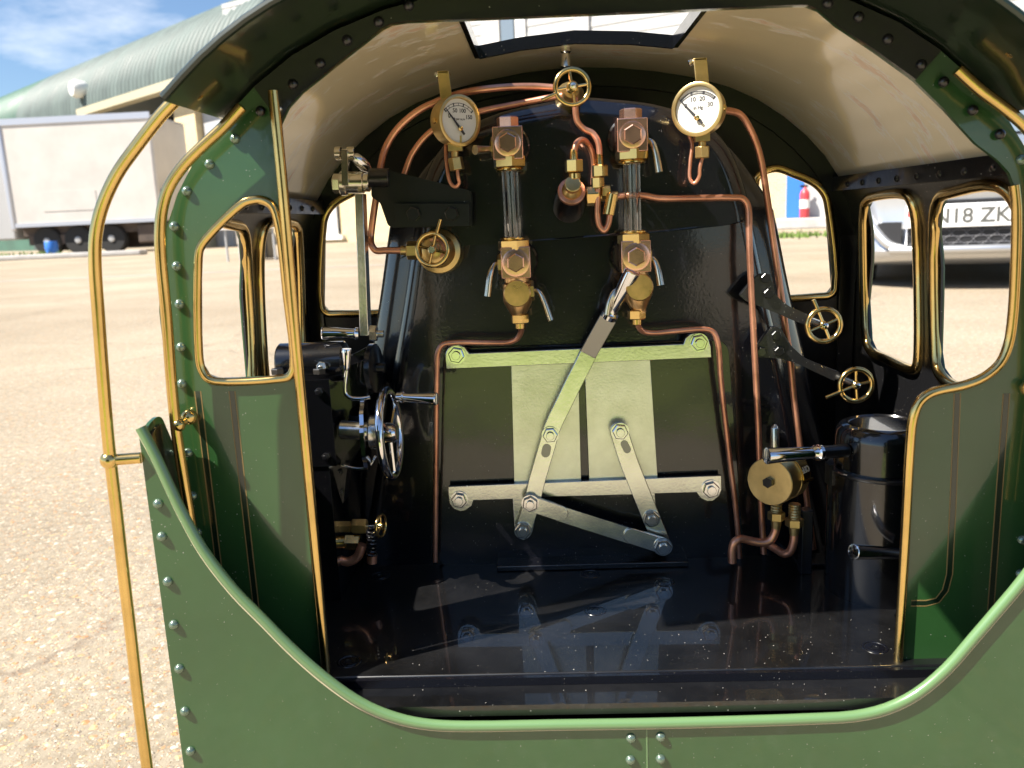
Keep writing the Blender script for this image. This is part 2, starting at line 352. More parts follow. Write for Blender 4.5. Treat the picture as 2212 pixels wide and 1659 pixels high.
# ---- rear plate with arch ------------------------------------------
out = [(-HW, .10)] + profile() + [(HW, .10)]
inner = [(705, 1452), (690, 1280), (672, 1080), (648, 825), (622, 560), (606, 360), (603, 300), (607, 267), (623, 233), (653, 200), (737, 133), (826, 63), (846, 53), (880, 48), (1020, 43), (1400, 27), (1708, 13), (1741, 13), (1768, 23), (1808, 57), (1888, 110), (1975, 173), (2041, 237), (2108, 310), (2155, 345), (2180, 372), (2191, 400), (2196, 450), (2193, 600), (2186, 700), (2178, 745), (2160, 785), (2125, 815), (2080, 833), (2030, 843), (2005, 852), (1985, 870), (1972, 905), (1966, 960), (1956, 1150), (1940, 1435)]
ipx = pxz(inner, Y2)
wleft = [(432, 560), (436, 538), (452, 515), (525, 446), (545, 439), (566, 438), (586, 450), (600, 490), (618, 640), (632, 790), (622, 808), (600, 813), (470, 818), (450, 810), (438, 790), (433, 760)]
whole = pxz(wleft, Y2)
lp = [p for p in out if True]
# outer outline then the opening, joined along the cab floor line
zb = .10
poly = [(-HW, zb)] + profile() + [(HW, zb), (ipx[-1][0], zb)] + ipx[::-1] + [(ipx[0][0], zb)]
mb = MB(); mb.plate(poly, Y2, Y2 + .0022, [whole])
rear = mb.build('rear_plate', 'green', loco, 'green rear cab plate with peaked window, lined panel and arched opening')
# brass bead round that window, and bead down the edges of the opening
c = Vector((sum(p[0] for p in whole) / len(whole), sum(p[1] for p in whole) / len(whole)))
mb = MB(); mb.tube([(p[0] + (p[0] - c.x) * .03, Y2 - .0004, p[1] + (p[1] - c.y) * .03) for p in whole], px(9.5, Y2), closed=True, sub=4)
mb.build('window_frame', 'brass', rear)
mb = MB(); mb.tube([at(x, y, Y=Y2 - .003) for x, y in [(590, 196), (612, 420), (636, 700), (659, 950), (682, 1200), (704, 1452)]], px(11.5, Y2), sub=4, sx=1)
pil = mb.build('edge_bead', 'brass', rear, 'straight brass strip down the left side of the opening')
mb = MB(); mb.ball(at(602, 235, Y=Y2 - .002), .0016); mb.build('screw', 'steel', pil)
mb = MB(); mb.tube([at(x, y, Y=Y2 - .0012) for x, y in inner[26:]], px(10.5, Y2), sub=3)
mb.build('edge_bead', 'brass', rear, 'curved brass bead along the right side of the opening')
# black angle ring inside the arch
ring_out = [p for p in profile(-.0012) if abs(p[0]) < .158 and p[1] > .48]
ring_in = [p for p in ipx[7:22]]
mb = MB()
i2 = ring_in
def band(a_in, Y, th, grow):
    o = []
    n = len(a_in)
    for i, p in enumerate(a_in):
        a = Vector(a_in[max(i - 1, 0)]); b_ = Vector(a_in[min(i + 1, n - 1)]); t = (b_ - a).normalized()
        o.append((p[0] - t.y * grow, p[1] + t.x * grow))
    return list(a_in) + o[::-1]
mb.plate(i2 + [p for p in profile(-.0004) if -.139 < p[0] < .136][::-1], Y2 - .0016, Y2 - .0002)
arch = mb.build('arch_angle', 'black_satin', rear, 'black riveted angle round the arch')
rivets([(563, 240), (633, 182), (692, 137), (750, 87), (818, 47), (883, 12), (1788, 7), (1855, 37), (1918, 85), (1990, 140), (2038, 177), (2101, 238), (2160, 290)], Y2 - .0016, .0021, 'black_satin', arch)
rivets([(508, 300), (453, 355), (404, 413), (377, 489), (382, 575), (388, 657), (391, 750), (393, 829), (406, 978), (416, 1071), (426, 1150), (2206, 345), (2208, 1166), (2204, 1239)], Y2, .0021, 'rivet_green', rear)
# lining: narrow black bands edged in orange
def strip(mb, pts, w, Y, th):
    n = len(pts); a = []; b_ = []
    for i, p in enumerate(pts):
        t = (Vector(pts[min(i + 1, n - 1)]) - Vector(pts[max(i - 1, 0)])).normalized()
        a.append((p[0] - t.y * w / 2, p[1] + t.x * w / 2)); b_.append((p[0] + t.y * w / 2, p[1] - t.x * w / 2))
    mb.plate(a + b_[::-1], Y - th, Y)
def vline(x, y0, y1, Y): 
    a, b_ = at(x, y0, Y=Y), at(x, y0, Y=Y); z1 = at(x, y1, Y=Y).z
    return [(a.x, a.z), (a.x, (a.z + z1) / 2), (a.x, z1)]
def lining(l):
    mb = MB(); strip(mb, l, .0020, Y2, .00012); o = mb.build('lining_band', 'lining_dark', rear)
    for s_ in (-1, 1):
        q = []
        for i, p in enumerate(l):
            t = (Vector(l[min(i + 1, len(l) - 1)]) - Vector(l[max(i - 1, 0)])).normalized(); q.append((p[0] - t.y * s_ * .0013, p[1] + t.x * s_ * .0013))
        mb = MB(); strip(mb, q, .0004, Y2, .0001); mb.build('lining_line', 'orange_line', o)
for x in (427, 501): lining(vline(x, 845, 1330, Y2))
lining(pxz([(2068, 850), (2064, 950), (2058, 1100), (2051, 1240), (2042, 1275), (2025, 1297), (2000, 1303), (1968, 1303)], Y2))
lining(vline(2174, 850, 1400, Y2))

# ---- roof ----------------------------------------------------------
def roof_grid(off, y0, y1, xmax, hatch, ny=24):
    pr = [p for p in profile(off) if -xmax - .0001 <= p[0] <= (xmax if xmax > .16 else .166) + .0001]
    # resample finely
    P = []
    for a, b_ in zip(pr, pr[1:]):
        for k in range(4): P.append((a[0] + (b_[0] - a[0]) * k / 4, a[1] + (b_[1] - a[1]) * k / 4))
    P.append(pr[-1]); return P
HX, HY0, HY1 = .0525, .352, .480
def roof(name, m, off, y0, y1, xmax, label=None, th=.0008, hole=True, par=None):
    mb = MB(); P = roof_grid(off, y0, y1, xmax, hole)
    xs = P
    ys = [y0, y1] if not hole else [y0, max(y0, HY0), HY1, y1]
    # insert exact hatch edges
    Q = []
    for a, b_ in zip(P, P[1:]):
        Q.append(a)
        for hx in (-HX, HX):
            if a[0] < hx < b_[0]: t = (hx - a[0]) / (b_[0] - a[0]); Q.append((hx, a[1] + (b_[1] - a[1]) * t))
    Q.append(P[-1])
    for up in (0, th):
        V = [[mb.bm.verts.new((x, y, z + up)) for x, z in Q] for y in ys]
        for j in range(len(ys) - 1):
            if ys[j + 1] - ys[j] < 1e-6: continue
            for i in range(len(Q) - 1):
                mid = (Q[i][0] + Q[i + 1][0]) / 2
                if hole and abs(mid) < HX and ys[j] >= HY0 - 1e-6 and ys[j + 1] <= HY1 + 1e-6: continue
                mb.face([V[j][i], V[j][i + 1], V[j + 1][i + 1], V[j + 1][i]])
    return mb.build(name, m, par or loco, label, ang=50)
rf = roof('cab_roof', 'roof_green_shaded', .0015, .296, Y3 + .012, .1535, 'green curved cab roof with open sliding hatch')
roof('ceiling', 'cream', .0, Y2 + .0025, Y3 + .001, .1722, par=rf, th=-.0006 + .001)
# roof rim, hatch coaming
mb = MB(); mb.tube([(x, .296, z + .0012) for x, z in profile(.0015) if -.154 < x < .166], .0016, sub=2, seg=8); mb.build('roof_rim', 'roof_green_shaded', rf)
mb = MB()
def roofz(x):
    for a, b_ in zip(PROF, PROF[1:]):
        if a[0] <= abs(x) <= b_[0]: return a[1] + (b_[1] - a[1]) * (abs(x) - a[0]) / (b_[0] - a[0])
ring = [(-HX, HY0), (HX, HY0), (HX, HY1), (-HX, HY1)]
n = 14
for (xa, ya, xb, yb, nx, ny) in ((-HX, HY1, HX, HY1, 0, 1), (-HX, HY0, HX, HY0, 0, -1), (HX, HY0, HX, HY1, 1, 0), (-HX, HY0, -HX, HY1, -1, 0)):
    lo, hi = [], []
    for k in range(n + 1):
        x, y = xa + (xb - xa) * k / n, ya + (yb - ya) * k / n
        zz = roofz(min(abs(x), HX)); lo.append((x, y, zz - .0012)); hi.append((x, y, zz + .0055))
    o = Vector((nx, ny, 0)) * .0025
    mb.sheet([[Vector(p) for p in lo], [Vector(p) for p in hi], [Vector(p) + o for p in hi], [Vector(p) + o for p in lo], [Vector(p) for p in lo]])
hat = mb.build('hatch_coaming', 'black', rf)
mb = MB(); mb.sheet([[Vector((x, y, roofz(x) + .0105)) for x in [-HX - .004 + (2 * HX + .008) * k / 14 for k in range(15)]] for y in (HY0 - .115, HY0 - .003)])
mb.build('sliding_hatch', 'roof_green_shaded', rf)

# ---- front plate with windows ----------------------------------------
wr = [(1631, 407), (1638, 387), (1655, 373), (1681, 368), (1715, 380), (1758, 400), (1778, 423), (1785, 450), (1798, 620), (1788, 633), (1761, 637), (1640, 641), (1625, 636), (1620, 620)]
wrh = pxz(wr, Y3); 
wrh = [(max(x, .118), z) for x, z in wrh]
wlh = [(-x - .0035, z + .0015) for x, z in wrh][::-1]
fp = [(-HW - .0005, .1)] + [(x, z) for x, z in profile(.0016)] + [(HW + .0005, .1)]
mb = MB(); mb.plate(fp, Y3, Y3 + .003, [wrh, wlh])
front = mb.build('front_plate', 'black_wall', loco, 'black front cab plate behind the boiler with two brass framed windows')
for h in (wrh, wlh):
    c = Vector((sum(p[0] for p in h) / len(h), sum(p[1] for p in h) / len(h)))
    mb = MB(); mb.tube([(p[0] + (p[0] - c.x) * .05, Y3 - .0006, p[1] + (p[1] - c.y) * .03) for p in h], .0026, closed=True, sub=4); mb.build('window_frame', 'brass', front)
# black stiffener band along the junction of front plate and ceiling
mb = MB(); pr = [p for p in profile(-.0014) if p[1] > .40]
mb.plate(band(pr[::1], Y3, 0, -.010), Y3 - .0022, Y3 - .0002); mb.build('corner_angle', 'black_wall', front)

# ---- side walls with side windows --------------------------------------
XW = .183
def xw(z):
    for (xa, za), (xb, zb_) in zip(PROF, PROF[1:]):
        if zb_ <= z <= za: return xb + (xa - xb) * (z - zb_) / (za - zb_) - .0023
    return HW - .0023
def yz(pts):
    o = []
    for x, y in pts:
        X = XW
        for _ in range(12): p = at(x, y, X=X); X = xw(p.z)
        o.append((p.y, p.z))
    return o
wa = yz([(1873, 448), (1879, 436), (1890, 430), (1957, 425), (1968, 433), (1978, 460), (1985, 553), (1987, 753), (1983, 786), (1972, 792), (1918, 770), (1888, 755), (1879, 735), (1874, 650)])
wb = yz([(2026, 500), (2030, 450), (2040, 429), (2065, 421), (2159, 412)])
ymin = .3615
wb = [p for p in wb[:4] if p[0] > ymin + .016] + [(ymin + .012, wb[4][1] + .0005), (ymin + .004, wb[4][1] - .005), (ymin, wb[4][1] - .02), (ymin, .385), (ymin + .004, .3735), (ymin + .012, .3705)] + yz([(2075, 832), (2050, 818), (2034, 795), (2029, 760)])
zt = .474
def wallgrid(mb, sx, o0, o1):
    # outline and holes cut at a few heights so that the sheet can follow the curve of the cab side
    wpoly = [(Y2 + .0024, .1), (Y3 - .0002, .1)] + [(Y3 - .0002, z) for z in (.41, .428, .445, .461, zt)] + [(Y2 + .0024, z) for z in (zt, .461, .445, .428, .41)]
    def dn(h):
        q = []
        for i in range(len(h)):
            p0, p1 = Vector(h[i]), Vector(h[(i + 1) % len(h)]); n = max(1, int((p1 - p0).length / .006))
            q += [tuple(p0.lerp(p1, k / n)) for k in range(n)]
        return q
    mb.plate(dn(wpoly), o0, o1, [dn(wa), dn(wb)], fn=lambda u, v, w: Vector((sx * (xw(v) + w), u, v)))
walls = []
for sx in (1, -1):
    mb = MB(); wallgrid(mb, sx, 0, .0010)
    side = mb.build('side_wall', 'black_dusty', loco, 'right-hand cab side wall with two brass framed windows' if sx > 0 else 'left-hand cab side wall with two brass framed windows')
    for h in (wa, wb):
        cy = sum(p[0] for p in h) / len(h); cz = sum(p[1] for p in h) / len(h)
        mb = MB(); mb.tube([(sx * (xw(p[1]) - .001), p[0] + (p[0] - cy) * .05, p[1] + (p[1] - cz) * .03) for p in h], .0030, closed=True, sub=4, seg=10); mb.build('window_frame', 'brass', side)
    mb = MB(); wallgrid(mb, sx, .0011, .0019); mb.build('outer_skin', 'green', side)
    mb = MB(); mb.box((min(sx * .1652, sx * .1715), Y2 + .003, .4685), (max(sx * .1652, sx * .1722), Y3 - .0003, .4772)); mb.build('top_rail', 'black_satin', side)
    mb = MB(); mb.box((sx * (XW - .006) - .005, Y3 - .0025, .265), (sx * (XW - .006) + .005, Y3 - .0008, .44)); mb.build('corner_angle', 'black_satin', side)
    rv0 = None
    for k in range(8):
        mt = Matrix.Translation((sx * .1652, Y2 + .015 + k * .024, .4718))
        if rv0 is None:
            mb = MB(); mb.lathe((0, 0, 0), (-sx, 0, 0), [(0, .0018), (.0008, .0016), (.0014, .0006)], 10); rv0 = mb.build('rivet', 'black_satin', side); rv0.matrix_basis = mt
        else: copy(rv0, mt, side)

# ---- floor ------------------------------------------------------------
mb = MB(); mb.box((-XW, .341, ZF - .004), (XW, Y3 - .001, ZF))
floor = mb.build('cab_floor', 'black_floor', loco, 'glossy dusty black footplate floor with countersunk screws', bevel=.0007)
mb = MB(); mb.box((-.181, Y1 + .0035, ZF - .0095), (.181, .3405, ZF - .0045)); mb.build('rear_step', 'black_floor', floor)
mb = MB(); mb.box((-XW + .001, .3385, ZF - .0044), (XW - .001, .3408, ZF - .0006)); mb.build('floor_edge', 'black', floor)
sp = None
for x, y in [(1275, 1240), (1286, 1319), (754, 1429), (821, 1244), (1890, 1399), (1435, 1257)]:
    p = at(x, y, Z=ZF); mtx = Matrix.Translation((p.x, p.y, ZF))
    if sp is None:
        mb = MB(); mb.lathe((0, 0, 0), (0, 0, 1), [(0, .0058), (.0002, .0056), (.0002, .0049), (-.0004, .0045), (.00015, .0042), (.0002, .0016), (-.0009, .0013), (-.0009, .0001)], 24, close=False)
        sp = mb.build('floor_screw', 'black', floor); sp.matrix_basis = mtx
    else: copy(sp, mtx, floor)

# ---- rear sheet with U-shaped opening -----------------------------------
Upath = [(307, 930), (327, 983), (347, 1026), (372, 1080), (393, 1122), (433, 1193), (500, 1280), (567, 1348), (620, 1402), (667, 1445), (710, 1480), (760, 1515), (810, 1541), (870, 1561), (930, 1571), (1000, 1574), (1200, 1571), (1396, 1568), (1600, 1563), (1750, 1558), (1850, 1552), (1920, 1536), (1985, 1504), (2050, 1450), (2110, 1382), (2160, 1324), (2212, 1262)]
U = pxz(Upath, Y1)
hx = [x for x, z in U]
SXR = .203
U2 = U + [(.176, .3225), (.185, .340), (.193, .358), (.199, .372), (SXR, .3835)]
sheet_poly = [(-.187, .1), (-.187, U[0][1])] + U[1:] + U2[len(U):-1] + [(SXR, U[0][1]), (SXR, .1)]
mb = MB(); mb.plate(sheet_poly, Y1, Y1 + .003)
sheet = mb.build('rear_sheet', 'green', loco, 'green rear sheet with wide U-shaped opening nearest the camera')
UU = [(-.187, U[0][1])] + U[1:] + U2[len(U):-1] + [(SXR, U[0][1])]
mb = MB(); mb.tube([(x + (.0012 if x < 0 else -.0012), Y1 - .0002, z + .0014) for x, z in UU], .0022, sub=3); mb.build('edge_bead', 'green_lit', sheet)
mb = MB(); mb.tube([(x, Y1 - .0006, z - .0007) for x, z in UU], .00045, sub=3, seg=8); mb.build('cream_line', 'cream_line', sheet)
mb = MB(); a = at(1397, 1600, Y=Y1); mb.box((a.x - .0003, Y1 - .0002, .1), (a.x + .0003, Y1 + .0001, U[17][1] - .001)); mb.build('joint_line', 'green_lit', sheet)
rivets([(342, 1088), (350, 1159), (363, 1256), (376, 1349), (388, 1444), (400, 1536), (412, 1622), (424, 1708), (1363, 1594), (1427, 1591), (1362, 1641), (1427, 1639)], Y1, .00215, 'rivet_green', sheet)
for sx in (-1, 1):
    mb = MB(); mb.plate(fillet([(Y1 + .0031, .1), (Y1 + .0031, .3835), (Y1 + .018, .3862), (Y1 + .024, .372), (Y1 + .024, .1)], .006), sx * ((.187 if sx < 0 else SXR) - .0015), sx * (.187 if sx < 0 else SXR), fn=lambda u, v, w: Vector((w, u, v)))
    ret = mb.build('side_return', 'green', sheet)
    mb = MB(); mb.plate(fillet([(Y1 + .0032, .105), (Y1 + .0032, .380), (Y1 + .0165, .3835), (Y1 + .0235, .370), (Y1 + .0235, .105)], .006), sx * ((.187 if sx < 0 else SXR) - .0028), sx * ((.187 if sx < 0 else SXR) - .0016), fn=lambda u, v, w: Vector((w, u, v)))
    mb.build('inner_lining', 'black_satin', ret)

# ---- handrails ----------------------------------------------------------
r1 = [(447, 150), (400, 196), (353, 243), (300, 310), (253, 376), (222, 443), (208, 500), (205, 560), (213, 686), (223, 820), (235, 960), (252, 1106), (267, 1239), (283, 1373), (300, 1523), (318, 1659), (335, 1800)]
r2 = [(523, 230), (480, 277), (433, 320), (393, 362), (364, 407), (350, 455), (346, 505), (348, 560), (360, 686), (370, 820), (381, 930), (396, 1030), (408, 1106), (416, 1160)]
for sx in (1, -1):
    A = p3(r1, Y1 - .002); B = p3(r2, Y2 - .0085)
    if sx < 0:
        for q in (A, B):
            for p in q: p.x = -p.x
    wd = 'left' if sx > 0 else 'right'
    mb = MB(); mb.tube(A, px(13.5, Y1), sub=5, seg=16)
    h = mb.build('handrail', 'brass', loco, 'outer brass handrail on the %s, fixed to the rear sheet' % wd)
    k = at(237, 994, Y=Y1 - .002); kk = at(424, 201, Y=Y1 - .002); k.x *= sx; kk.x *= sx
    mb = MB(); mb.ball(k, px(21, Y1)); mb.cyl(k, (sx * -.1872, k.y + .002, k.z), px(13, Y1)); mb.build('rail_knob', 'brass', h)
    mb = MB(); mb.ball(kk, px(15, Y1)); mb.cyl(kk, kk + Vector((sx * .004, .002, .004)), px(10, Y1)); mb.build('rail_knob', 'brass', h)
    mb = MB(); mb.tube(B, px(12, Y2), sub=5, seg=16)
    h = mb.build('handrail', 'brass', loco, 'inner brass handrail on the %s, fixed to the cab plate' % wd)
    k = at(386, 918, Y=Y2 - .0085); k.x *= sx; k2 = at(409, 901, Y=Y2 - .003); k2.x *= sx
    mb = MB(); mb.ball(k, px(15, Y2)); mb.cyl(k, k2, px(10, Y2)); mb.ball(k2, px(18, Y2)); mb.build('rail_knob', 'brass', h)

# ---- firebox and backhead -------------------------------------------------
half = [(1245, 205), (1330, 209), (1420, 220), (1500, 245), (1555, 280), (1592, 330), (1618, 400), (1640, 500), (1668, 640), (1705, 800), (1745, 980), (1800, 1200)]
bh = pxz(half, YB); x0 = bh[0][0]
bh = [(0 if i == 0 else x - .0005, z) for i, (x, z) in enumerate(bh)]
bh[-1] = (bh[-1][0], ZF - .01)
outl = [(-x, z) for x, z in bh[::-1]] + bh[1:]
def scaled(o, k):
    n = len(o); q = []
    for i, p in enumerate(o):
        a = Vector(o[max(i - 1, 0)]); b_ = Vector(o[min(i + 1, n - 1)]); t = (b_ - a).normalized(); q.append((p[0] + t.y * k, p[1] - t.x * k))
    return q
# smooth outline
def dense(o, sub=4):
    mbt = []
    n = len(o)
    for i in range(n - 1):
        p0, p1, p2, p3_ = [Vector(o[min(max(j, 0), n - 1)]) for j in (i - 1, i, i + 1, i + 2)]
        for k in range(sub):
            t = k / sub; mbt.append(tuple(.5 * ((2 * p1) + (p2 - p0) * t + (2 * p0 - 5 * p1 + 4 * p2 - p3_) * t * t + (3 * p1 - p0 - 3 * p2 + p3_) * t ** 3)))
    mbt.append(o[-1]); return mbt
outl = dense(outl)
mb = MB(); rows = []
for k, y in ((.0095, 0), (.0065, .0006), (.0036, .0022), (.0016, .0046), (.0004, .0075), (0, .011), (0, .5)):
    rows.append([Vector((x, YB + y, z)) for x, z in scaled(outl, k)])
mb.sheet(rows)
vs = [v for v in mb.bm.verts][:len(outl)]
mb.face(vs)
back = mb.build('boiler_backhead', 'black', loco, 'glossy black boiler backhead filling the front of the cab', ang=60)
def swell(k):
    o = []
    for (xa, za), (xb, zb_) in zip(scaled(outl, .0012), scaled(outl, k)):
        f = max(0., min(1., (.505 - za) / .05)); o.append((xa + (xb - xa) * f, za + (zb_ - za) * f))
    return o
mb = MB(); mb.sheet([[Vector((x, YB + y, z)) for x, z in swell(k)] for k, y in ((.001, .0115), (-.006, .0135), (-.0125, .018), (-.0165, .024), (-.018, .033), (-.018, .5))])
mb.build('firebox_lagging', 'black', back, ang=60)
# upper cladding plate, proud of the face
lower = [(862, 560), (900, 545), (1000, 531), (1110, 522), (1220, 516), (1330, 510), (1450, 500), (1560, 488), (1628, 472)]
lw = pxz(lower, YB - .003)
up = [p for p in scaled(outl, .0105) if p[1] > lw[4][1] - .002 + 0]
up = [p for p in up if p[1] > .445]
pl = up + lw[::-1]
mb = MB(); mb.plate(up + [p for p in lw[::-1]], YB - .0032, YB - .0002)
mb.build('upper_cladding', 'black', back, bevel=.0009)
mb = MB(); mb.plate(fillet(pxz([(958, 752), (1572, 733), (1606, 1205), (948, 1222)], YB), .008), YB - .0016, YB - .0002); mb.build('door_backing_plate', 'black', back, bevel=.0005)
mb = MB(); p = at(1250, 1212, Y=YB - .012); mb.box((-.055, YB - .014, ZF + .0002), (.055, YB - .0005, ZF + .0035)); mb.build('door_sill', 'black', back, bevel=.0005)

# ---- fire doors ----------------------------------------------------------
YD = YB - .0045
def zr(pts): return [(945 + u * .3082, 697 + v * .3082) for u, v in pts]
def pplate(name, pts, Y, th, m, par, label=None, fil=0., bevel=.0003):
    q = pxz(pts, Y)
    if fil: q = fillet(q, fil)
    mb = MB(); mb.plate(q, Y, Y + th); return mb.build(name, m, par, label, bevel=bevel)
dl = pplate('fire_door', zr([(515, 250), (985, 235), (1008, 1130), (538, 1150)]), YD, .002, 'steel_plate', loco, 'left sliding steel fire door leaf')
dr = pplate('fire_door', zr([(1029, 230), (1488, 220), (1545, 1110), (1064, 1125)]), YD, .002, 'steel_plate', loco, 'right sliding steel fire door leaf')
tb = pplate('door_guide_bar', zr([(55, 250), (58, 210), (75, 178), (110, 158), (150, 156), (190, 172), (222, 216), (1020, 182), (1725, 150), (1738, 110), (1770, 82), (1815, 74), (1865, 86), (1900, 118), (1915, 170), (1922, 245), (62, 325)]), YD - .0055, .005, 'steel', loco, 'upper steel guide bar across the fire doors')
bb = pplate('door_guide_bar', zr([(75, 1150), (1990, 1072), (1992, 1170), (1975, 1215), (1935, 1248), (1885, 1250), (1845, 1230), (1815, 1190), (1525, 1198), (1532, 1290), (1440, 1300), (1380, 1205), (728, 1222), (700, 1330), (665, 1470), (640, 1508), (600, 1525), (560, 1508), (543, 1465), (527, 1236), (252, 1246), (240, 1285), (205, 1312), (160, 1322), (115, 1306), (86, 1270), (76, 1210)]), YD - .003, .0028, 'steel', loco, 'lower steel guide bar with lugs below the fire doors')
def bar(mb, pts, w, Y, th, wY=None):
    """flat bar along pixel centre line, rounded ends, w in px"""
    q = pxz(pts, Y); w = px(w, Y) / 2; n = len(q); a = []; b_ = []
    for i, p in enumerate(q):
        t = (Vector(q[min(i + 1, n - 1)]) - Vector(q[max(i - 1, 0)])).normalized()
        a.append((p[0] - t.y * w, p[1] + t.x * w)); b_.append((p[0] + t.y * w, p[1] - t.x * w))
    t0 = (Vector(q[0]) - Vector(q[1])).normalized(); t1 = (Vector(q[-1]) - Vector(q[-2])).normalized()
    def cap(c, t):
        n_ = Vector((-t.y, t.x)); return [tuple(Vector(c) + n_ * w * math.cos(s_) + t * w * math.sin(s_)) for s_ in [math.pi * k / 8 for k in range(1, 8)]]
    # order: a forward, end cap, b back, start cap
    mb.plate(a + cap(q[-1], t1) + b_[::-1] + cap(q[0], t0), Y, Y + th)
YL = YD - .0085
mb = MB(); bar(mb, zr([(1060, 215), (1030, 280), (960, 415), (890, 560), (835, 670), (800, 750), (770, 860), (700, 1100), (660, 1270), (602, 1455)]), 37, YL, .002)
lev = mb.build('door_lever', 'steel', loco, 'long steel operating lever with chrome grip crossing the fire doors', bevel=.0003)
a, b_, c_ = at(1270, 766, Y=YL), at(1290, 730, Y=YL - .002), at(1314, 687, Y=YL - .0045)
mb = MB()
def orient_bar(mb, p0, p1, w, th):
    ax = (p1 - p0); l = ax.length; ax.normalize(); s_ = ax.cross(Vector((0, -1, 0))).normalized(); f = s_.cross(ax)
    m_ = Matrix(((s_.x, f.x, ax.x, p0.x), (s_.y, f.y, ax.y, p0.y), (s_.z, f.z, ax.z, p0.z), (0, 0, 0, 1)))
    mb.box((-w / 2, -th / 2, 0), (w / 2, th / 2, l), m_)
orient_bar(mb, a + Vector((0, .001, 0)), c_, px(37, YL), .0022); mb.build('lever_shank', 'slot_steel', lev, bevel=.0003)
hA, hB = c_, at(1368, 584, Y=YL - .016); ax = (hB - hA); ln = ax.length
mb = MB(); mb.lathe(hA, ax, [(0, .004), (.0004, .0045), (.003, .0046), (.0034, .0038), (.005, .0029), (.007, .0031), (ln - .001, .0045), (ln - .0003, .0043), (ln, .0036)], 28); mb.build('grip', 'chrome', lev)
mb = MB(); bar(mb, zr([(1272, 760), (1300, 850), (1350, 1000), (1420, 1175), (1500, 1372), (1580, 1568)]), 40, YD - .0062, .002)
lev2 = mb.build('door_lever', 'steel', loco, 'short steel lever with slotted end on the right fire door', bevel=.0003)
mb = MB(); bar(mb, zr([(1310, 850), (1330, 890)]), 17, YD - .00635, .0003); mb.build('slot', 'slot_steel', lev2)
mb = MB(); bar(mb, zr([(766, 880), (758, 915)]), 20, YL - .00015, .0003); mb.build('slot', 'slot_steel', lev)
mb = MB(); bar(mb, zr([(650, 1268), (860, 1338)]), 37, YL - .0024, .002); bar(mb, zr([(1360, 1497), (1580, 1568)]), 37, YL - .0024, .002)
q = pxz(zr([(845, 1280), (1380, 1450), (1350, 1552), (825, 1385)]), YL - .001); mb.plate(q, YL - .001, YL + .0008)
mb.build('connecting_link', 'steel', loco, 'cranked steel link joining the two fire door levers', bevel=.0003)
def nut(mb, c, r, ax=(0, -1, 0), h=.0032):
    c = Vector(c); ax = Vector(ax).normalized(); ph = random.random()
    mb.lathe(c, ax, [(0, r * 1.12), (r * .18, r * 1.12)], 24); mb.hexa(c + ax * r * .18, c + ax * (h * .8), r, phase=ph); mb.cyl(c + ax * h * .8, c + ax * (h * .8 + .0016), r * .52)
for u, v, Y, r, par in ((790, 785, YL, 17, lev), (1280, 762, YD - .0062, 18, lev2), (650, 1265, YL - .0024, 18, lev), (600, 1455, YL, 18, lev), (1500, 1372, YD - .0062, 18, lev2), (1580, 1568, YL - .0024, 19, lev2), (153, 1240, YD - .003, 18, bb), (1915, 1165, YD - .003, 19, bb), (133, 225, YD - .0055, 18, tb), (1832, 138, YD - .0055, 18, tb)):
    X, Yp = 945 + u * .3082, 697 + v * .3082
    mb = MB(); nut(mb, at(X, Yp, Y=Y), px(r, Y)); mb.build('nut', 'bolt_steel', par)

# ---- copper pipes -----------------------------------------------------------
def pipe(pts, r, Ys, label, m='copper', par=None, name='copper_pipe'):
    Y = Ys if isinstance(Ys, (list, tuple)) else [Ys] * len(pts)
    mb = MB(); mb.tube([at(x, y, Y=yy) for (x, y), yy in zip(pts, Y)], px(r, Y[0]), sub=6, seg=14)
    return mb.build(name, m, par or loco, label)
pipe([(866, 541), (832, 541), (812, 541), (803, 530), (801, 515), (806, 470), (812, 430), (821, 367), (833, 320), (860, 277), (903, 240), (943, 220), (1003, 200), (1086, 189), (1153, 187), (1200, 190)], 7.5, [.448] * 4 + [.452] * 4 + [.456] * 6 + [.458, .458], 'thick copper pipe arching up the left of the backhead')
pipe([(1216, 206), (1160, 216), (1100, 228), (1040, 240), (985, 256), (930, 285), (892, 330), (872, 380)], 6.5, [.452, .455, .457, .458, .459, .459, .459, .459], 'copper pipe running left below the top valve')
pipe([(1243, 205), (1243, 227), (1247, 262), (1262, 279), (1280, 288), (1292, 307), (1296, 345)], 6.5, [.447, .446, .446, .447, .447, .446, .446], 'copper pipe dropping from the top valve')
pipe([(1240, 345), (1241, 325), (1246, 309), (1257, 302), (1270, 311), (1280, 333), (1283, 360), (1281, 400)], 6.3, [.438, .438, .439, .442, .447, .450, .452, .452], 'small looped copper pipe')
pipe([(1291, 408), (1291, 440), (1291, 470), (1296, 490), (1305, 498), (1313, 487), (1318, 462)], 6.5, .443, 'hooked copper pipe under the valve block')
pipe([(1330, 424), (1387, 422), (1422, 428), (1500, 428), (1580, 427), (1604, 429), (1615, 443), (1618, 500), (1620, 560), (1628, 720), (1638, 920), (1645, 1106), (1650, 1196)], 7., [.447, .449, .450, .452, .453, .453, .453, .452, .451, .450, .449, .448, .4475], 'copper pipe running right and down beside the fire doors')
pipe([(1560, 237), (1598, 247), (1621, 280), (1641, 333), (1658, 433), (1675, 553), (1688, 643), (1697, 710), (1706, 770), (1716, 870), (1728, 963), (1746, 1106), (1757, 1186)], 7.2, [.452, .458, .462, .464, .465, .465, .464, .463, .462, .461, .460, .460, .460], 'outermost copper pipe curving down from the vacuum gauge')
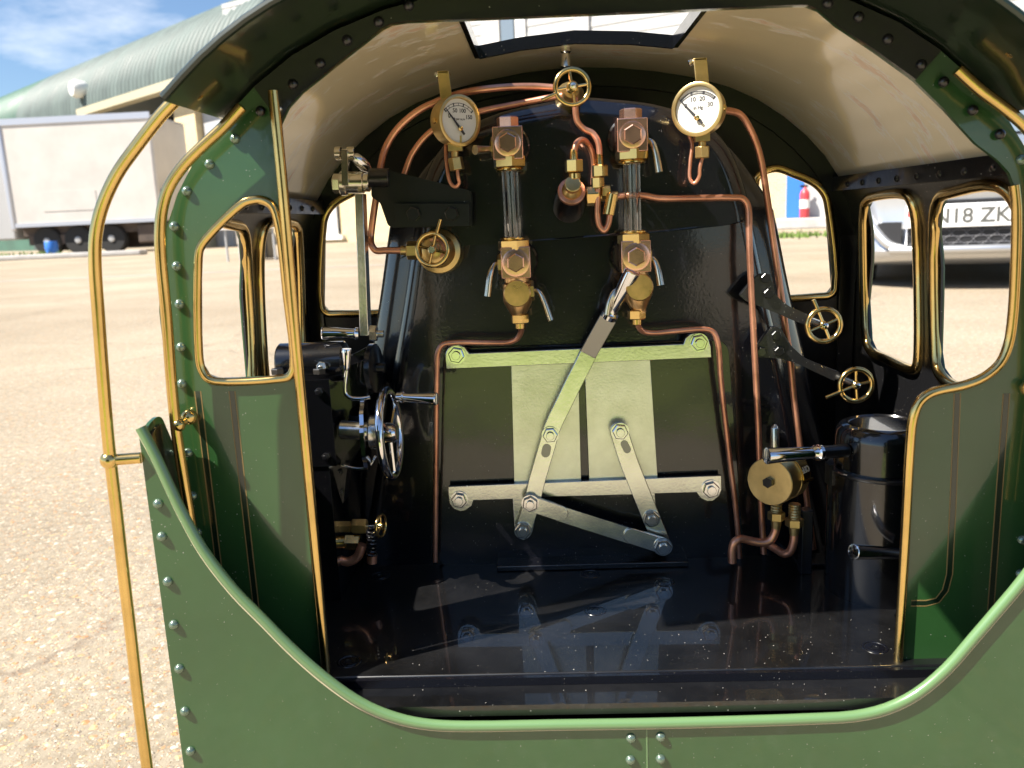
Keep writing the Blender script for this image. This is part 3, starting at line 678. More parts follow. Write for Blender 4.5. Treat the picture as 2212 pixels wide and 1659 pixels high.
pipe([(1127, 705), (1125, 718), (1116, 732), (1098, 739), (1060, 740), (980, 740), (956, 745), (946, 762), (944, 800), (942, 1000), (940, 1213)], 6.3, [.445, .447, .449, .45, .45, .45, .45, .45, .45, .452, .456], 'copper drain pipe down the left of the fire doors')
pipe([(1376, 695), (1380, 707), (1390, 716), (1410, 719), (1460, 715), (1520, 711), (1540, 717), (1550, 738), (1557, 820), (1574, 974), (1590, 1106), (1598, 1205)], 6.3, [.445, .447, .449, .45, .45, .45, .45, .45, .451, .453, .455, .457], 'copper drain pipe down the right of the fire doors')

# ---- handwheels -----------------------------------------------------------------
def basis(n, up=(0, 0, 1)):
    n = Vector(n).normalized(); u = (Vector(up) - n * Vector(up).dot(n)).normalized(); w = u.cross(n); return w, u, n
def handwheel(mb, c, n, Rr, tr, spokes, hub, peg=None, dish=0.):
    """rim with spokes; n points to the viewer"""
    c = Vector(c); r, u, n = basis(n)
    mb.tube([c + (r * math.cos(t) + u * math.sin(t)) * Rr for t in [2 * math.pi * k / 24 for k in range(24)]], tr, closed=True, sub=2, seg=12)
    for s_ in spokes:
        d = r * math.cos(R(s_)) + u * math.sin(R(s_)); mb.tube([c - n * dish, c - n * dish * .5 + d * Rr * .5, c + d * Rr], tr * .62, sub=2, seg=8)
    mb.lathe(c - n * hub * (.9 + 0) - n * dish, n, [(0, hub * .8), (hub * .2, hub), (hub * 1.3, hub), (hub * 1.6, hub * .75), (hub * 1.65, hub * .5)], 18)
    if peg:
        ang, ln = peg; d = r * math.cos(R(ang)) + u * math.sin(R(ang)); mb.tube([c + d * Rr * .95 + n * tr * .3, c + d * (Rr + ln)], tr * .75, sub=2, seg=10)
# blower valve at top
YW = .432; c = at(1236, 188, Y=YW); nn = Vector((.12, -1, .05))
mb = MB(); mb.cyl(c, c + Vector((0, .022, .001)), .0022); mb.lathe(c + Vector((0, .012, 0)), (0, 1, 0), [(0, .0035), (.002, .0048), (.008, .0048), (.01, .006), (.02, .006), (.024, .008), (.026, .008)], 20)
bv = mb.build('blower_valve', 'brass_dull', loco, 'brass handwheel valve at the top centre of the backhead')
mb = MB(); handwheel(mb, c, nn, px(35, YW), px(5, YW), (98, 8, 188, 278), px(12, YW), (200, px(33, YW))); mb.build('handwheel', 'brass', bv)
mb = MB(); mb.lathe(c + nn.normalized() * .0015, nn, [(0, .0016), (.0026, .0014), (.003, .0004)], 12); mb.build('spindle_end', 'steel', bv)
# steam valve at left
YW = .436; c = at(934, 539, Y=YW); nn = Vector((-.14, -1, .08)); cb = at(950, 543, Y=YB - .001)
mb = MB(); ax = (cb - c); mb.lathe(cb, -ax, [(0, px(46, YB)), (.0022, px(48, YB)), (.0045, px(46, YB)), (.0055, px(36, YB)), (.009, px(33, YB)), (.012, px(30, YB)), (.018, px(27, YB)), (.021, px(26, YB)), (.0225, px(14, YB)), (.0228, 0)], 36)
sv = mb.build('steam_valve', 'brass_dull', loco, 'brass handwheel valve at the left of the backhead')
mb = MB(); handwheel(mb, c, nn, px(34, YW), px(5, YW), (75, 165, 255, 345), px(9, YW), (72, px(32, YW))); mb.build('handwheel', 'brass', sv)
mb = MB(); cc = c + Vector((.0005, .007, 0)); mb.lathe(cc, (-.1, -1, .05), [(0, px(24, YW)), (.0005, px(23, YW)), (.001, px(17, YW)), (.0002, px(15, YW)), (.0012, px(13, YW)), (.0016, 0)], 28); mb.build('gland', 'bronze', sv)
mb = MB(); mb.hexa(c + Vector((0, -.0012, 0)), c + Vector((0, -.004, 0)), px(8, YW)); mb.build('nut', 'steel', sv)
mb = MB(); a = at(866, 541, Y=.448); b_ = at(910, 541, Y=.448); mb.cyl(a, a + (b_ - a) * .4, px(10, .448)); mb.hexa(a + (b_ - a) * .3, b_, px(20, .448), up=(0, 0, 1)); mb.build('union_nut', 'brass_dull', sv)

# ---- pressure and vacuum gauges -----------------------------------------------------
def gauge(label, cpx, Y, yaw, pitch, Rr, depth, nums, ticks, unit, needle, bkt, screws, sx, under):
    c = at(*cpx, Y=Y); n = Vector((math.sin(R(yaw)), -math.cos(R(yaw)), math.sin(R(pitch)))).normalized(); r, u, n = basis(n)
    mb = MB(); mb.lathe(c - n * depth, n, [(0, Rr * .86), (.0006, Rr * .93), (depth * .25, Rr * .94), (depth - .002, Rr * .94), (depth - .0012, Rr * 1.0), (depth - .0002, Rr), (depth, Rr * .97), (depth, Rr * .87), (depth - .0012, Rr * .855), (depth - .0018, Rr * .85), (depth - .0019, 0.)], 48)
    g_ = mb.build('pressure_gauge' if 'lb' in unit else 'vacuum_gauge', 'brass_dull', loco, label)
    fc = c - n * .0016
    mb = MB(); mb.lathe(fc, n, [(0, Rr * .845), (.00012, Rr * .845)], 40); mb.build('dial', 'white_dial', g_)
    fc = fc + n * .00018; P = lambda a, rad: fc + (r * math.cos(R(a)) + u * math.sin(R(a))) * rad * Rr
    mb = MB(); piv = fc - u * Rr * .31
    Q = lambda a, rad: piv + (r * math.cos(R(a)) + u * math.sin(R(a))) * rad * Rr
    a0, a1 = 134, 46
    def quad(pts, w=0):
        mb.face([mb.bm.verts.new(p + n * .00003) for p in pts])
    for ra in (.88, .98):
        for k in range(24):
            t0, t1 = a0 + (a1 - a0) * k / 24, a0 + (a1 - a0) * (k + 1) / 24; quad([Q(t0, ra - .011), Q(t1, ra - .011), Q(t1, ra + .011), Q(t0, ra + .011)])
    for k in range(ticks + 1):
        t = a0 + (a1 - a0) * k / ticks; big = k % (ticks // 3) == 0; w = 1.6 if big else .7
        quad([Q(t - w, .86 if big else .88), Q(t + w, .86 if big else .88), Q(t + w, 1.0 if big else .98), Q(t - w, 1.0 if big else .98)])
    mb.build('scale', 'ink', g_)
    for k, s_ in enumerate(nums):
        t = a0 + (a1 - a0) * k / 3; rad = .71 if k in (1, 2) else .66; t += (-3 if k == 3 else 0)
        text('numeral', s_, 'ink', g_, Q(t, rad), r, u, Rr * .225)
    text('lettering', unit, 'ink', g_, fc + u * Rr * .06 + r * Rr * .02, r, u, Rr * (.17 if len(unit) < 8 else .12))
    mb = MB(); d = (r * math.cos(R(needle)) + u * math.sin(R(needle))); s_ = d.cross(n); o = piv + n * .0008
    mb.plate([(-.045, -.3), (.045, -.3), (.05, 0), (.012, 1.02), (-.012, 1.02), (-.05, 0)], 0, .00025, fn=lambda a, b2, w: o + s_ * a * Rr + d * b2 * Rr + n * w); nd = mb.build('needle', 'ink', g_)
    mb = MB(); mb.lathe(o + n * .0002, n, [(0, Rr * .1), (.0005, Rr * .1), (.0007, Rr * .07)], 20); mb.build('needle_boss', 'brass', g_)
    # bracket up to the ceiling
    if bkt:
        tp = at(*bkt[0], Y=Y + .004); bt = at(*bkt[1], Y=Y + .004); w = px(bkt[2], Y) / 2
        zc = roofz(tp.x) - .0012
        mb = MB(); mb.plate([(bt.x - w, bt.z - .006), (bt.x + w, bt.z - .006), (tp.x + w, tp.z - .001), (tp.x + w * .8, tp.z), (tp.x - w * .8, tp.z), (tp.x - w, tp.z - .001)], Y + .004, Y + .0055)
        mb.box((tp.x - w, Y + .004, tp.z - .0012), (tp.x + w, Y + .014, tp.z))
        bk = mb.build('bracket', 'brass_dull', g_, bevel=.0003)
        mb = MB(); mb.cyl((tp.x - w * 1.5, Y + .009, tp.z - .0015), (tp.x - w * .9, Y + .009, tp.z - .0008), .0016); mb.build('bracket_screw', 'steel', bk)
    # side screw
    mb = MB(); q = c - n * depth * .55 + r * sx * Rr * .93; mb.lathe(q, r * sx, [(0, .0017), (.0008, .0015), (.0012, .0004)], 14); mb.build('case_screw', 'brass', g_)
    # stem and union nut below
    s0 = c - n * depth * .5 - u * Rr * .9
    e0, e1, e2, e3 = [at(*p, Y=s0.y) for p in under[:4]]
    mb = MB(); w = px(15, Y); mb.box((e0.x - w, s0.y - w * .8, e1.z), (e0.x + w, s0.y + w * .8, s0.z + .004)); mb.cyl(e1, e2, px(8, Y)); mb.hexa(e2, e3, px(16, Y), up=(.3, 1, 0)); mb.build('union_nut', 'brass_dull', g_, bevel=.0003)
    pts = [e3] + [at(*p, Y=s0.y + .001 * i) for i, p in enumerate(under[4:])]
    mb = MB(); mb.tube(pts, px(4, Y), sub=5, seg=10); mb.build('siphon_pipe', 'copper', g_)
    return g_
gauge('brass pressure gauge with white dial numbered 0 to 150', (995, 260), .437, 40, -2, px(52, .437), .0105, ('0', '50', '100', '150'), 6, 'lb per sq in', 131, ((957, 153), (966, 215), 24), 1, -1, [(984, 315), (983, 327), (983, 340), (988, 368), (990, 385), (992, 395), (984, 404), (973, 395), (966, 365), (963, 320), (966, 300)])
gauge('brass vacuum gauge with white dial numbered 0 to 30', (1505, 236), .437, -27, 0, px(54, .437), .0105, ('0', '10', '20', '30'), 30, 'in Hg', 133, ((1513, 125), (1521, 185), 27), 1, 1, [(1516, 292), (1517, 306), (1517, 316), (1517, 342), (1512, 362), (1510, 382), (1500, 396), (1491, 388), (1491, 350), (1495, 312), (1488, 292)])

# ---- water gauges ---------------------------------------------------------------------
def water_gauge(label, top, levers, dx):
    """top = list of px centres from head nut down"""
    Yg = .4435; s = px(1, Yg)
    def P(x, y, dy=0): return at(x, y, Y=Yg + dy)
    (x1, y1), (x2, y2), (x3, y3), (x4, y4), (x5, y5), (x6, y6) = top   # head block, upper gland, lower gland, lower block, cock, bottom nut
    mb = MB(); b0 = P(x1, y1)
    def block(mb, c, w, h, d): mb.box((c.x - w / 2, c.y - d / 2, c.z - h / 2), (c.x + w / 2, c.y + d / 2, c.z + h / 2))
    block(mb, b0, 62 * s, 66 * s, 60 * s)
    mb.cyl(b0 + Vector((0, .004, 0)), b0 + Vector((0, YB - b0.y, 0)), 30 * s); 
    wg = mb.build('water_gauge', 'bronze', loco, label, bevel=.0011)
    mb = MB(); mb.lathe(b0 + Vector((0, YB - .0045 - b0.y, 0)), (0, -1, 0), [(0, 44 * s), (.003, 44 * s), (.004, 40 * s)], 32); mb.build('boss', 'black', wg)
    mb = MB(); mb.hexa(b0 + Vector((0, 0, 31 * s)), b0 + Vector((0, 0, 54 * s)), 23 * s, up=(.35, -1, 0)); mb.build('top_plug', 'bronze', wg)
    mb = MB(); mb.lathe(b0 + Vector((0, -30 * s, 0)), (0, -1, 0), [(0, 27 * s), (1.5 * s, 27 * s), (2.5 * s, 23 * s)], 30); mb.hexa(b0 + Vector((0, -31 * s, 0)), b0 + Vector((0, -40 * s, 0)), 20 * s, up=(0, 0, 1)); mb.build('front_plug', 'bronze', wg)
    c1, c2 = P(x2, y2), P(x3, y3)
    mb = MB(); mb.hexa(c1 + Vector((0, 0, 13 * s)), c1 - Vector((0, 0, 13 * s)), 35 * s, up=(.2, -1, 0)); mb.cyl(c1 - Vector((0, 0, 12 * s)), c1 - Vector((0, 0, 19 * s)), 29 * s); mb.cyl(c1 + Vector((0, 0, 12 * s)), c1 + Vector((0, 0, 24 * s)), 26 * s); mb.build('gland_nut', 'brass', wg)
    mb = MB(); mb.hexa(c2 + Vector((0, 0, 12 * s)), c2 - Vector((0, 0, 13 * s)), 34 * s, up=(.25, -1, 0)); mb.cyl(c2 + Vector((0, 0, 11 * s)), c2 + Vector((0, 0, 17 * s)), 28 * s); mb.cyl(c2 - Vector((0, 0, 12 * s)), c2 - Vector((0, 0, 20 * s)), 27 * s); mb.build('gland_nut', 'brass', wg)
    mb = MB(); ax = c2 - c1; l = ax.length; mb.lathe(c1, ax, [(.002, 17.5 * s), (l - .002, 17.5 * s), (l - .002, 9 * s), (.002, 9 * s), (.002, 17.5 * s)], 28, close=False); mb.build('glass_tube', 'glass', wg)
    b1 = P(x4, y4); mb = MB(); block(mb, b1, 62 * s, 66 * s, 60 * s); mb.cyl(b1 + Vector((0, .004, 0)), b1 + Vector((0, YB - b1.y, 0)), 30 * s); mb.build('lower_block', 'bronze', wg, bevel=.0011)
    mb = MB(); mb.lathe(b1 + Vector((0, YB - .0045 - b1.y, 0)), (0, -1, 0), [(0, 46 * s), (.003, 46 * s), (.004, 42 * s)], 32); mb.build('boss', 'black', wg)
    mb = MB(); mb.lathe(b1 + Vector((0, -30 * s, 0)), (0, -1, 0), [(0, 29 * s), (1.5 * s, 29 * s), (2.5 * s, 24 * s)], 30); mb.hexa(b1 + Vector((0, -31 * s, 0)), b1 + Vector((0, -37 * s, 0)), 20 * s, up=(0, 0, 1)); mb.build('front_plug', 'bronze', wg)
    k = P(x5, y5); mb = MB(); mb.lathe(b1 - Vector((0, 0, 32 * s)), k - b1, [(0, 27 * s), (10 * s, 27 * s), (14 * s, 31 * s), (46 * s, 32 * s), (56 * s, 30 * s), (78 * s, 18 * s), (84 * s, 15 * s), (90 * s, 15 * s)], 28)
    mb.lathe(k + Vector((0, -20 * s, 0)), (0, -1, 0), [(0, 28 * s), (12 * s, 29 * s), (14 * s, 27 * s), (14 * s, 0)], 30)
    mb.build('drain_cock', 'bronze_gold', wg)
    nb = P(x6, y6); mb = MB(); mb.hexa(nb + Vector((0, 0, 12 * s)), nb - Vector((0, 0, 8 * s)), 20 * s, up=(.2, -1, 0)); mb.cyl(nb + Vector((0, 0, 10 * s)), nb - Vector((0, 0, 20 * s)), 11 * s); mb.build('drain_nut', 'brass', wg)
    for pts, r0, r1_, nutp, hd in levers:
        mb = MB(); mb.tube([P(x, y, d) for x, y, d in pts], r0 * s, sub=5, seg=12, taper=r1_ * s); lv = mb.build('cock_lever', 'nickel', wg)
        q = P(*nutp[:2]); mb = MB(); e = Vector((hd, 0, 0)); mb.hexa(q - e * 6 * s, q + e * 7 * s, 22 * s, up=(0, 0, 1)); mb.build('nut', 'brass_dull', lv)
    return wg
water_gauge('left water gauge with bronze cocks and clear glass tube', [(1098, 311), (1100, 350), (1109, 529), (1115, 566), (1118, 631), (1123, 690)],
    [([(1068, 322, 0), (1045, 323, -.002), (1026, 324, -.006)], 6, 10, (1069, 318), -1), ([(1082, 568, 0), (1068, 571, -.002), (1060, 588, -.004), (1053, 640, -.005)], 4, 7.5, (1083, 571), -1), ([(1146, 626, 0), (1163, 629, -.002), (1172, 642, -.003), (1190, 692, -.004)], 4, 7, (1147, 628), 1)], 0)
water_gauge('right water gauge with bronze cocks and clear glass tube', [(1363, 294), (1364, 334), (1368, 515), (1371, 553), (1378, 618), (1375, 681)],
    [([(1393, 302, 0), (1408, 307, -.002), (1415, 324, -.003), (1424, 372, -.004)], 5, 8, (1391, 300), 1), ([(1400, 554, 0), (1412, 560, -.002), (1420, 578, -.003), (1427, 616, -.004)], 4.5, 8, (1399, 553), 1), ([(1346, 624, 0), (1328, 628, -.001), (1318, 645, -.002), (1311, 680, -.002)], 4, 7, (1347, 625), -1)], 0)

# ---- ejector fitting and valve block between the gauges ------------------------------------------
Yc = .447; s = px(1, Yc); c = at(1235, 412, Y=.442); dirn = Vector((.06, -1, .42)).normalized()
base_ = c - dirn * ((c.y - YB) / dirn.y) * -1
mb = MB(); mb.lathe(c - dirn * .022, dirn, [(0, 34 * s), (.010, 33 * s), (.0195, 27 * s)], 32); ft = mb.build('clack_fitting', 'black_satin', loco, 'stubby brass plugged fitting with copper washer on the backhead')
mb = MB(); mb.lathe(c - dirn * .0025, dirn, [(0, 28 * s), (.0002, 29 * s), (.0022, 29 * s), (.0025, 27 * s)], 32); mb.build('washer', 'copper', ft)
mb = MB(); mb.lathe(c, dirn, [(0, 20 * s), (3 * s, 21 * s), (8 * s, 20 * s), (14 * s, 14 * s), (16 * s, 13 * s), (22 * s, 13 * s), (23 * s, 17 * s), (33 * s, 17 * s), (34 * s, 15.5 * s), (34.2 * s, 14 * s), (34.2 * s, 0)], 28); mb.build('plug', 'brass_dull', ft)
a = at(1240, 372, Y=.438)
mb = MB(); mb.cyl(a - Vector((0, 0, 14 * s)), a - Vector((0, 0, 2 * s)), 13 * s); mb.hexa(a, a + Vector((0, 0, 25 * s)), 19 * s, up=(.2, -1, 0)); mb.lathe(a + Vector((0, 0, 25 * s)), (0, 0, 1), [(0, 9 * s), (14 * s, 8.5 * s), (20 * s, 6.5 * s)], 18); mb.build('union_nut', 'brass', ft)
Yv = .446; q = at(1276, 424, Y=Yv)
mb = MB(); mb.hexa(q + Vector((-.5, 0, 0)) * 20 * s, q + Vector((.9, 0, 0)) * 20 * s, 21 * s, up=(0, -.3, 1)); vb = mb.build('valve_block', 'brass', loco, 'small cluster of brass unions right of the plugged fitting', bevel=.0004)
mb = MB(); a = at(1296, 378, Y=.446); mb.hexa(a - Vector((0, 0, 4 * s)), a + Vector((0, 0, 20 * s)), 17 * s, up=(.2, -1, 0)); mb.lathe(a + Vector((0, 0, 20 * s)), (0, 0, 1), [(0, 9 * s), (16 * s, 8 * s), (24 * s, 6 * s)], 16); a2 = at(1291, 396, Y=.446); mb.hexa(a2 - Vector((0, 0, 10 * s)), a2 + Vector((0, 0, 12 * s)), 14 * s, up=(.2, -1, 0)); mb.cyl(a2 - Vector((0, 0, 26 * s)), a2 - Vector((0, 0, 8 * s)), 10 * s); mb.build('union_nut', 'brass', vb)
mb = MB(); a, b_ = at(1323, 418, Y=.440), at(1314, 464, Y=.440); mb.cyl(a, b_, 12 * s); mb.build('sleeve', 'brass', vb)
mb = MB(); a, b_ = at(1295, 424, Y=.447), at(1334, 424, Y=.447); mb.cyl(a, b_, 11 * s); mb.hexa(at(1300, 415, Y=.445), at(1318, 415, Y=.445), 15 * s, up=(0, 0, 1)); mb.build('pipe_union', 'brass_dull', vb)

# ---- chrome whistle handle below the hatch -------------------------------------------------
a, b_ = at(1222, 97, Y=.497), at(1222, 146, Y=.497)
mb = MB(); l = (b_ - a).length; s = px(1, .497)
mb.lathe(a, b_ - a, [(0, 9 * s), (1 * s, 11 * s), (13 * s, 11 * s), (15 * s, 9 * s), (17 * s, 7.5 * s), (l - 2 * s, 10.5 * s), (l, 9 * s)], 22)
mb.cyl(a - Vector((0, 0, 0)), Vector((a.x, a.y, roofz(a.x) - .0005)), 4 * s)
mb.build('whistle_handle', 'nickel', loco, 'small tapered chrome handle hanging from the ceiling')

# ---- regulator bracket and lever (upper left) ------------------------------------------------
Yr = .440; s = px(1, Yr)
mb = MB(); mb.plate(fillet(pxz([(838, 367), (1014, 411), (1018, 420), (1018, 488), (848, 492), (838, 487), (821, 438), (802, 425), (802, 400)], Yr + .004), .0012), Yr + .004, Yr + .012)
mb.cyl(at(799, 385, Y=Yr + .006), at(842, 385, Y=Yr + .006), 21 * s)
q = pxz([(850, 440), (1014, 440), (1014, 487), (856, 488)], Yr - .001); mb.plate(q, Yr - .001, Yr + .0041)
for yy in (0,): mb.box((at(900, 460, Y=Yr).x, Yr + .0118, at(900, 480, Y=Yr).z), (at(1010, 460, Y=Yr).x, YB - .0034, at(900, 440, Y=Yr).z))
rb = mb.build('regulator_bracket', 'black_satin', loco, 'black cast bracket bolted to the left of the backhead', bevel=.0006)
for x in (894, 976):
    mb = MB(); q = at(x, 462, Y=Yr - .001); mb.hexa(q, q + Vector((0, -.003, 0)), 15 * s); mb.build('bolt', 'black_satin', rb)
mb = MB(); Yq = Yr + .006
mb.cyl(at(748, 394, Y=Yq), at(787, 394, Y=Yq), 23 * s); mb.cyl(at(786, 394, Y=Yq), at(799, 394, Y=Yq), 20 * s); mb.hexa(at(720, 397, Y=Yq), at(738, 397, Y=Yq), 21 * s, up=(0, -1, .4)); mb.cyl(at(736, 396, Y=Yq), at(750, 396, Y=Yq), 26 * s)
sh = mb.build('regulator_shaft', 'nickel', loco, 'short nickel regulator shaft with arm and link at the upper left')
mb = MB(); mb.plate(pxz([(737, 322), (750, 322), (752, 402), (738, 402)], Yr - .001), Yr - .001, Yr + .010); mb.build('arm', 'nickel', sh, bevel=.0004)
mb = MB(); mb.cyl(at(724, 331, Y=Yr + .004), at(737, 331, Y=Yr + .004), 14 * s); mb.cyl(at(750, 331, Y=Yr + .004), at(767, 331, Y=Yr + .004), 14 * s); mb.build('clevis', 'nickel', sh)
mb = MB(); a, b_ = at(762, 336, Y=Yr + .005), at(800, 368, Y=Yr + .012); mb.lathe(a, b_ - a, [(0, 6 * s), (6 * s, 11 * s), (20 * s, 13 * s), (36 * s, 13 * s), (48 * s, 8 * s)], 18); mb.build('link', 'chrome', sh)
pts = [(766, 418), (784, 418), (796, 726), (777, 726)]
mb = MB(); mb.plate(pxz(pts, Yr - .003), Yr - .003, Yr + .006); rl = mb.build('regulator_lever', 'steel', loco, 'long flat steel regulator lever hanging beside the left window', bevel=.0004)
mb = MB(); a, b_ = at(774, 721, Y=Yr - .0005), at(694, 720, Y=Yr - .004); l = (b_ - a).length; mb.lathe(a, b_ - a, [(0, 13 * s), (6 * s, 14 * s), (8 * s, 11 * s), (12 * s, 10.5 * s), (l - 5 * s, 14.5 * s), (l - 1 * s, 13 * s), (l, 10 * s)], 26); mb.build('grip', 'chrome', rl)
mb = MB(); mb.hexa(at(799, 720, Y=Yr), at(815, 720, Y=Yr), 18 * s, up=(0, -1, .3)); mb.cyl(at(815, 721, Y=Yr), at(829, 721, Y=Yr), 8 * s); mb.build('nut', 'steel', rl)

# ---- screw reverser (left) -----------------------------------------------------------------------
Yx = .418; s = px(1, Yx)
p0 = at(656, 822, Y=Yx); p1 = at(727, 1007, Y=Yx)
mb = MB(); mb.box((-.168, Yx, p1.z), (p1.x, .50, p0.z)); mb.box((-.166, Yx + .001, ZF + .0005), (at(718, 1100, Y=Yx).x, .495, p1.z + .001))
c0, c1 = at(600, 775, Y=.440), at(747, 768, Y=.440); mb.cyl((-.166, c1.y, c1.z - .003), (c1.x, c1.y, c1.z - .003), .011)
mb.plate(fillet(pxz([(725, 800), (790, 775), (800, 790), (800, 850), (760, 880), (740, 1000), (722, 1000)], .445), .001), .440, .450)
rv = mb.build('reverser', 'black_plain', loco, 'black dusty screw reverser housing at the left of the cab', bevel=.0012)
mb = MB(); c = at(698, 793, Y=.428); mb.hexa(c, c + Vector((0, -.004, .001)), 12 * s); mb.cyl(c + Vector((0, -.003, 0)), c + Vector((0, -.0055, 0)), 7 * s); mb.build('bolt', 'steel', rv)
mb = MB(); 
for x in (600, 690): 
    c = at(x, 808, Y=.424); mb.hexa(c, c + Vector((0, 0, .003)), 15 * s)
mb.build('clamp_nut', 'black_satin', rv)
mb = MB(); mb.plate(fillet(pxz([(716, 905), (786, 905), (786, 955), (760, 1000), (752, 1075), (716, 1085)], .452), .002), .440, .452); mb.box(at(722, 912, Y=.4385), at(786, 898, Y=.452)); mb.build('side_casting', 'black_satin', rv, bevel=.0006)
for x, y in ((733, 1020), (735, 1062), (690, 845), (705, 985)):
    mb = MB(); q = at(x, y, Y=.440 if x > 720 else Yx); mb.hexa(q, q + Vector((0, -.0022, 0)), 9 * s); mb.cyl(q, q + Vector((0, -.0034, 0)), 5 * s); mb.build('bolt', 'black_satin', rv)
mb = MB(); mb.tube([at(738, 1005, Y=.436), at(770, 1012, Y=.436), at(795, 1008, Y=.436), at(812, 985, Y=.438)], 4.5 * s, sub=4, seg=10); mb.build('link_rod', 'bolt_steel', rv)
mb = MB(); mb.plate(fillet(pxz([(742, 775), (800, 745), (830, 770), (826, 838), (800, 850), (748, 842)], .462), .002), .456, .462); mb.build('support_bracket', 'black_satin', rv, bevel=.0005)
c = at(812, 795, Y=.446); mb = MB(); mb.lathe(c - Vector((12 * s, 0, 0)), Vector((1, -.1, 0)), [(0, 54 * s), (1 * s, 58 * s), (13 * s, 58 * s), (15 * s, 54 * s)], 36); mb.cyl(c, c + Vector((22 * s, 0, 0)), 12 * s); mb.build('notched_disc', 'black_satin', rv)
mb = MB(); Yq = .424
mb.lathe(at(749, 800, Y=Yq), at(749, 750, Y=Yq) - at(749, 800, Y=Yq), [(0, 5 * s), (8 * s, 8 * s), (46 * s, 11 * s), (49 * s, 10 * s)], 20)
mb.tube([at(749, 798, Y=Yq), at(746, 830, Y=Yq), at(747, 850, Y=Yq), at(757, 859, Y=Yq), at(780, 861, Y=Yq), at(800, 858, Y=Yq)], 5 * s, sub=5, seg=10); mb.build('latch_handle', 'chrome', rv)
c = at(790, 938, Y=.426); mb = MB()
lat = []
for k in range(40):
    t = 2 * math.pi * k / 40; lat.append((math.cos(t) * (84 if (k // 2) % 2 else 78) * s, math.sin(t) * (84 if (k // 2) % 2 else 78) * s))
mb.plate(lat, 0, 9 * s, fn=lambda u, v, w: c + Vector((w - 5 * s + v * .0, u * .98, v)) + Vector((-u * .12, 0, 0)))
mb.build('ratchet_ring', 'chrome', rv)
mb = MB(); mb.cyl(at(735, 928, Y=.426), at(846, 934, Y=.426), 22 * s); mb.cyl(at(800, 932, Y=.426), at(822, 932, Y=.426), 40 * s); mb.build('screw_shaft', 'steel', rv)
Yh = .424; c = at(842, 936, Y=Yh); n_ = Vector((.995, -.03, .04)).normalized()
mb = MB(); handwheel(mb, c, n_, 98 * s, 9.5 * s, (30, 150, 270), 22 * s); hw = mb.build('handwheel', 'chrome', rv)
a = at(868, 858, Y=Yh - .003); b_ = at(945, 862, Y=Yh - .008); l = (b_ - a).length
mb = MB(); mb.lathe(a - (b_ - a) * .12, b_ - a, [(0, 11 * s), (9 * s, 11 * s), (10 * s, 13 * s), (14 * s, 13 * s), (16 * s, 10 * s), (22 * s, 9.5 * s), (l + 7 * s, 14.5 * s), (l + 9 * s, 13 * s), (l + 9.5 * s, 11 * s)], 26); mb.build('crank_grip', 'chrome', hw)
# cylinder cock valves low at the left
Yk = .43; s = px(1, Yk)
mb = MB(); mb.hexa(at(732, 1138, Y=Yk), at(759, 1138, Y=Yk), 14 * s, up=(0, -1, .5)); mb.hexa(at(761, 1137, Y=Yk), at(793, 1137, Y=Yk), 18 * s, up=(0, -1, .5)); lv = mb.build('drain_valve', 'brass_dull', loco, 'small brass drain valve with black spring low at the left')
mb = MB(); mb.cyl(at(793, 1137, Y=Yk), at(826, 1137, Y=Yk), 4 * s); mb.build('spindle', 'steel', lv)
mb = MB(); handwheel(mb, at(823, 1136, Y=Yk), Vector((.97, -.25, 0)), 25 * s, 4 * s, (90, 210, 330), 8 * s); mb.build('handwheel', 'brass', lv)
mb = MB(); mb.cyl(at(725, 1170, Y=Yk), at(748, 1170, Y=Yk), 16 * s); mb.hexa(at(746, 1170, Y=Yk), at(779, 1170, Y=Yk), 19 * s, up=(0, -1, .2)); mb.build('union_nut', 'brass', lv)
mb = MB(); a, b_ = at(803, 1142, Y=Yk - .004), at(803, 1200, Y=Yk - .004); mb.tube([a + (b_ - a) * (k / 60) + Vector((math.cos(k * .75), math.sin(k * .75), 0)) * 10 * s for k in range(61)], 2.6 * s, sub=2, seg=8); mb.build('spring', 'black', lv)
mb = MB(); mb.cyl(at(804, 1196, Y=Yk), at(803, 1216, Y=Yk), 12 * s); mb.build('sleeve', 'copper', lv)
pipe([(690, 1172), (700, 1185), (727, 1206), (752, 1213), (772, 1203), (783, 1176)], 11, Yk - .003, 'short fat copper pipe curving low at the left')

# ---- injector handwheels on black arms (right) --------------------------------------------------
Yi = .452; s = px(1, Yi)
def zr8(p): return [(1564.7 + u * .1961, 573.2 + v * .1961) for u, v in p]
def inj(label, poly, bolts, wheel, peg, armend, Yw):
    mb = MB(); mb.plate(fillet(pxz(zr8(poly), Yi), .0012), Yi, Yi + .004); o = mb.build('injector_valve', 'black_dusty', loco, label, bevel=.0006)
    for u, v in bolts:
        (x, y), = zr8([(u, v)]); q = at(x, y, Y=Yi); mb = MB(); mb.hexa(q, q + Vector((0, -.0025, 0)), 11 * s); mb.build('bolt', 'black_satin', o)
    (x, y), = zr8([wheel]); c = at(x, y, Y=Yw); (ex, ey), = zr8([armend]); e = at(ex, ey, Y=Yi + .002)
    mb = MB(); mb.cyl(e, c, 7 * s); mb.build('spindle', 'nickel', o)
    mb = MB(); handwheel(mb, c, (c - e).normalized() * .5 + Vector((0, -1, .1)), 34 * s, 5.4 * s, (22, 112, 202, 292) if peg[0] == 112 else (12, 92, 200, 275), 9 * s, (peg[0], peg[1] * s)); mb.build('handwheel', 'brass', o)
    mb = MB(); d = (c - e).normalized(); mb.lathe(c + Vector((0, -.001, 0)), (.1, -1, .1), [(0, 6 * s), (8 * s, 5.5 * s), (9 * s, 3 * s)], 14); mb.build('spindle_end', 'chrome', o)
    return o
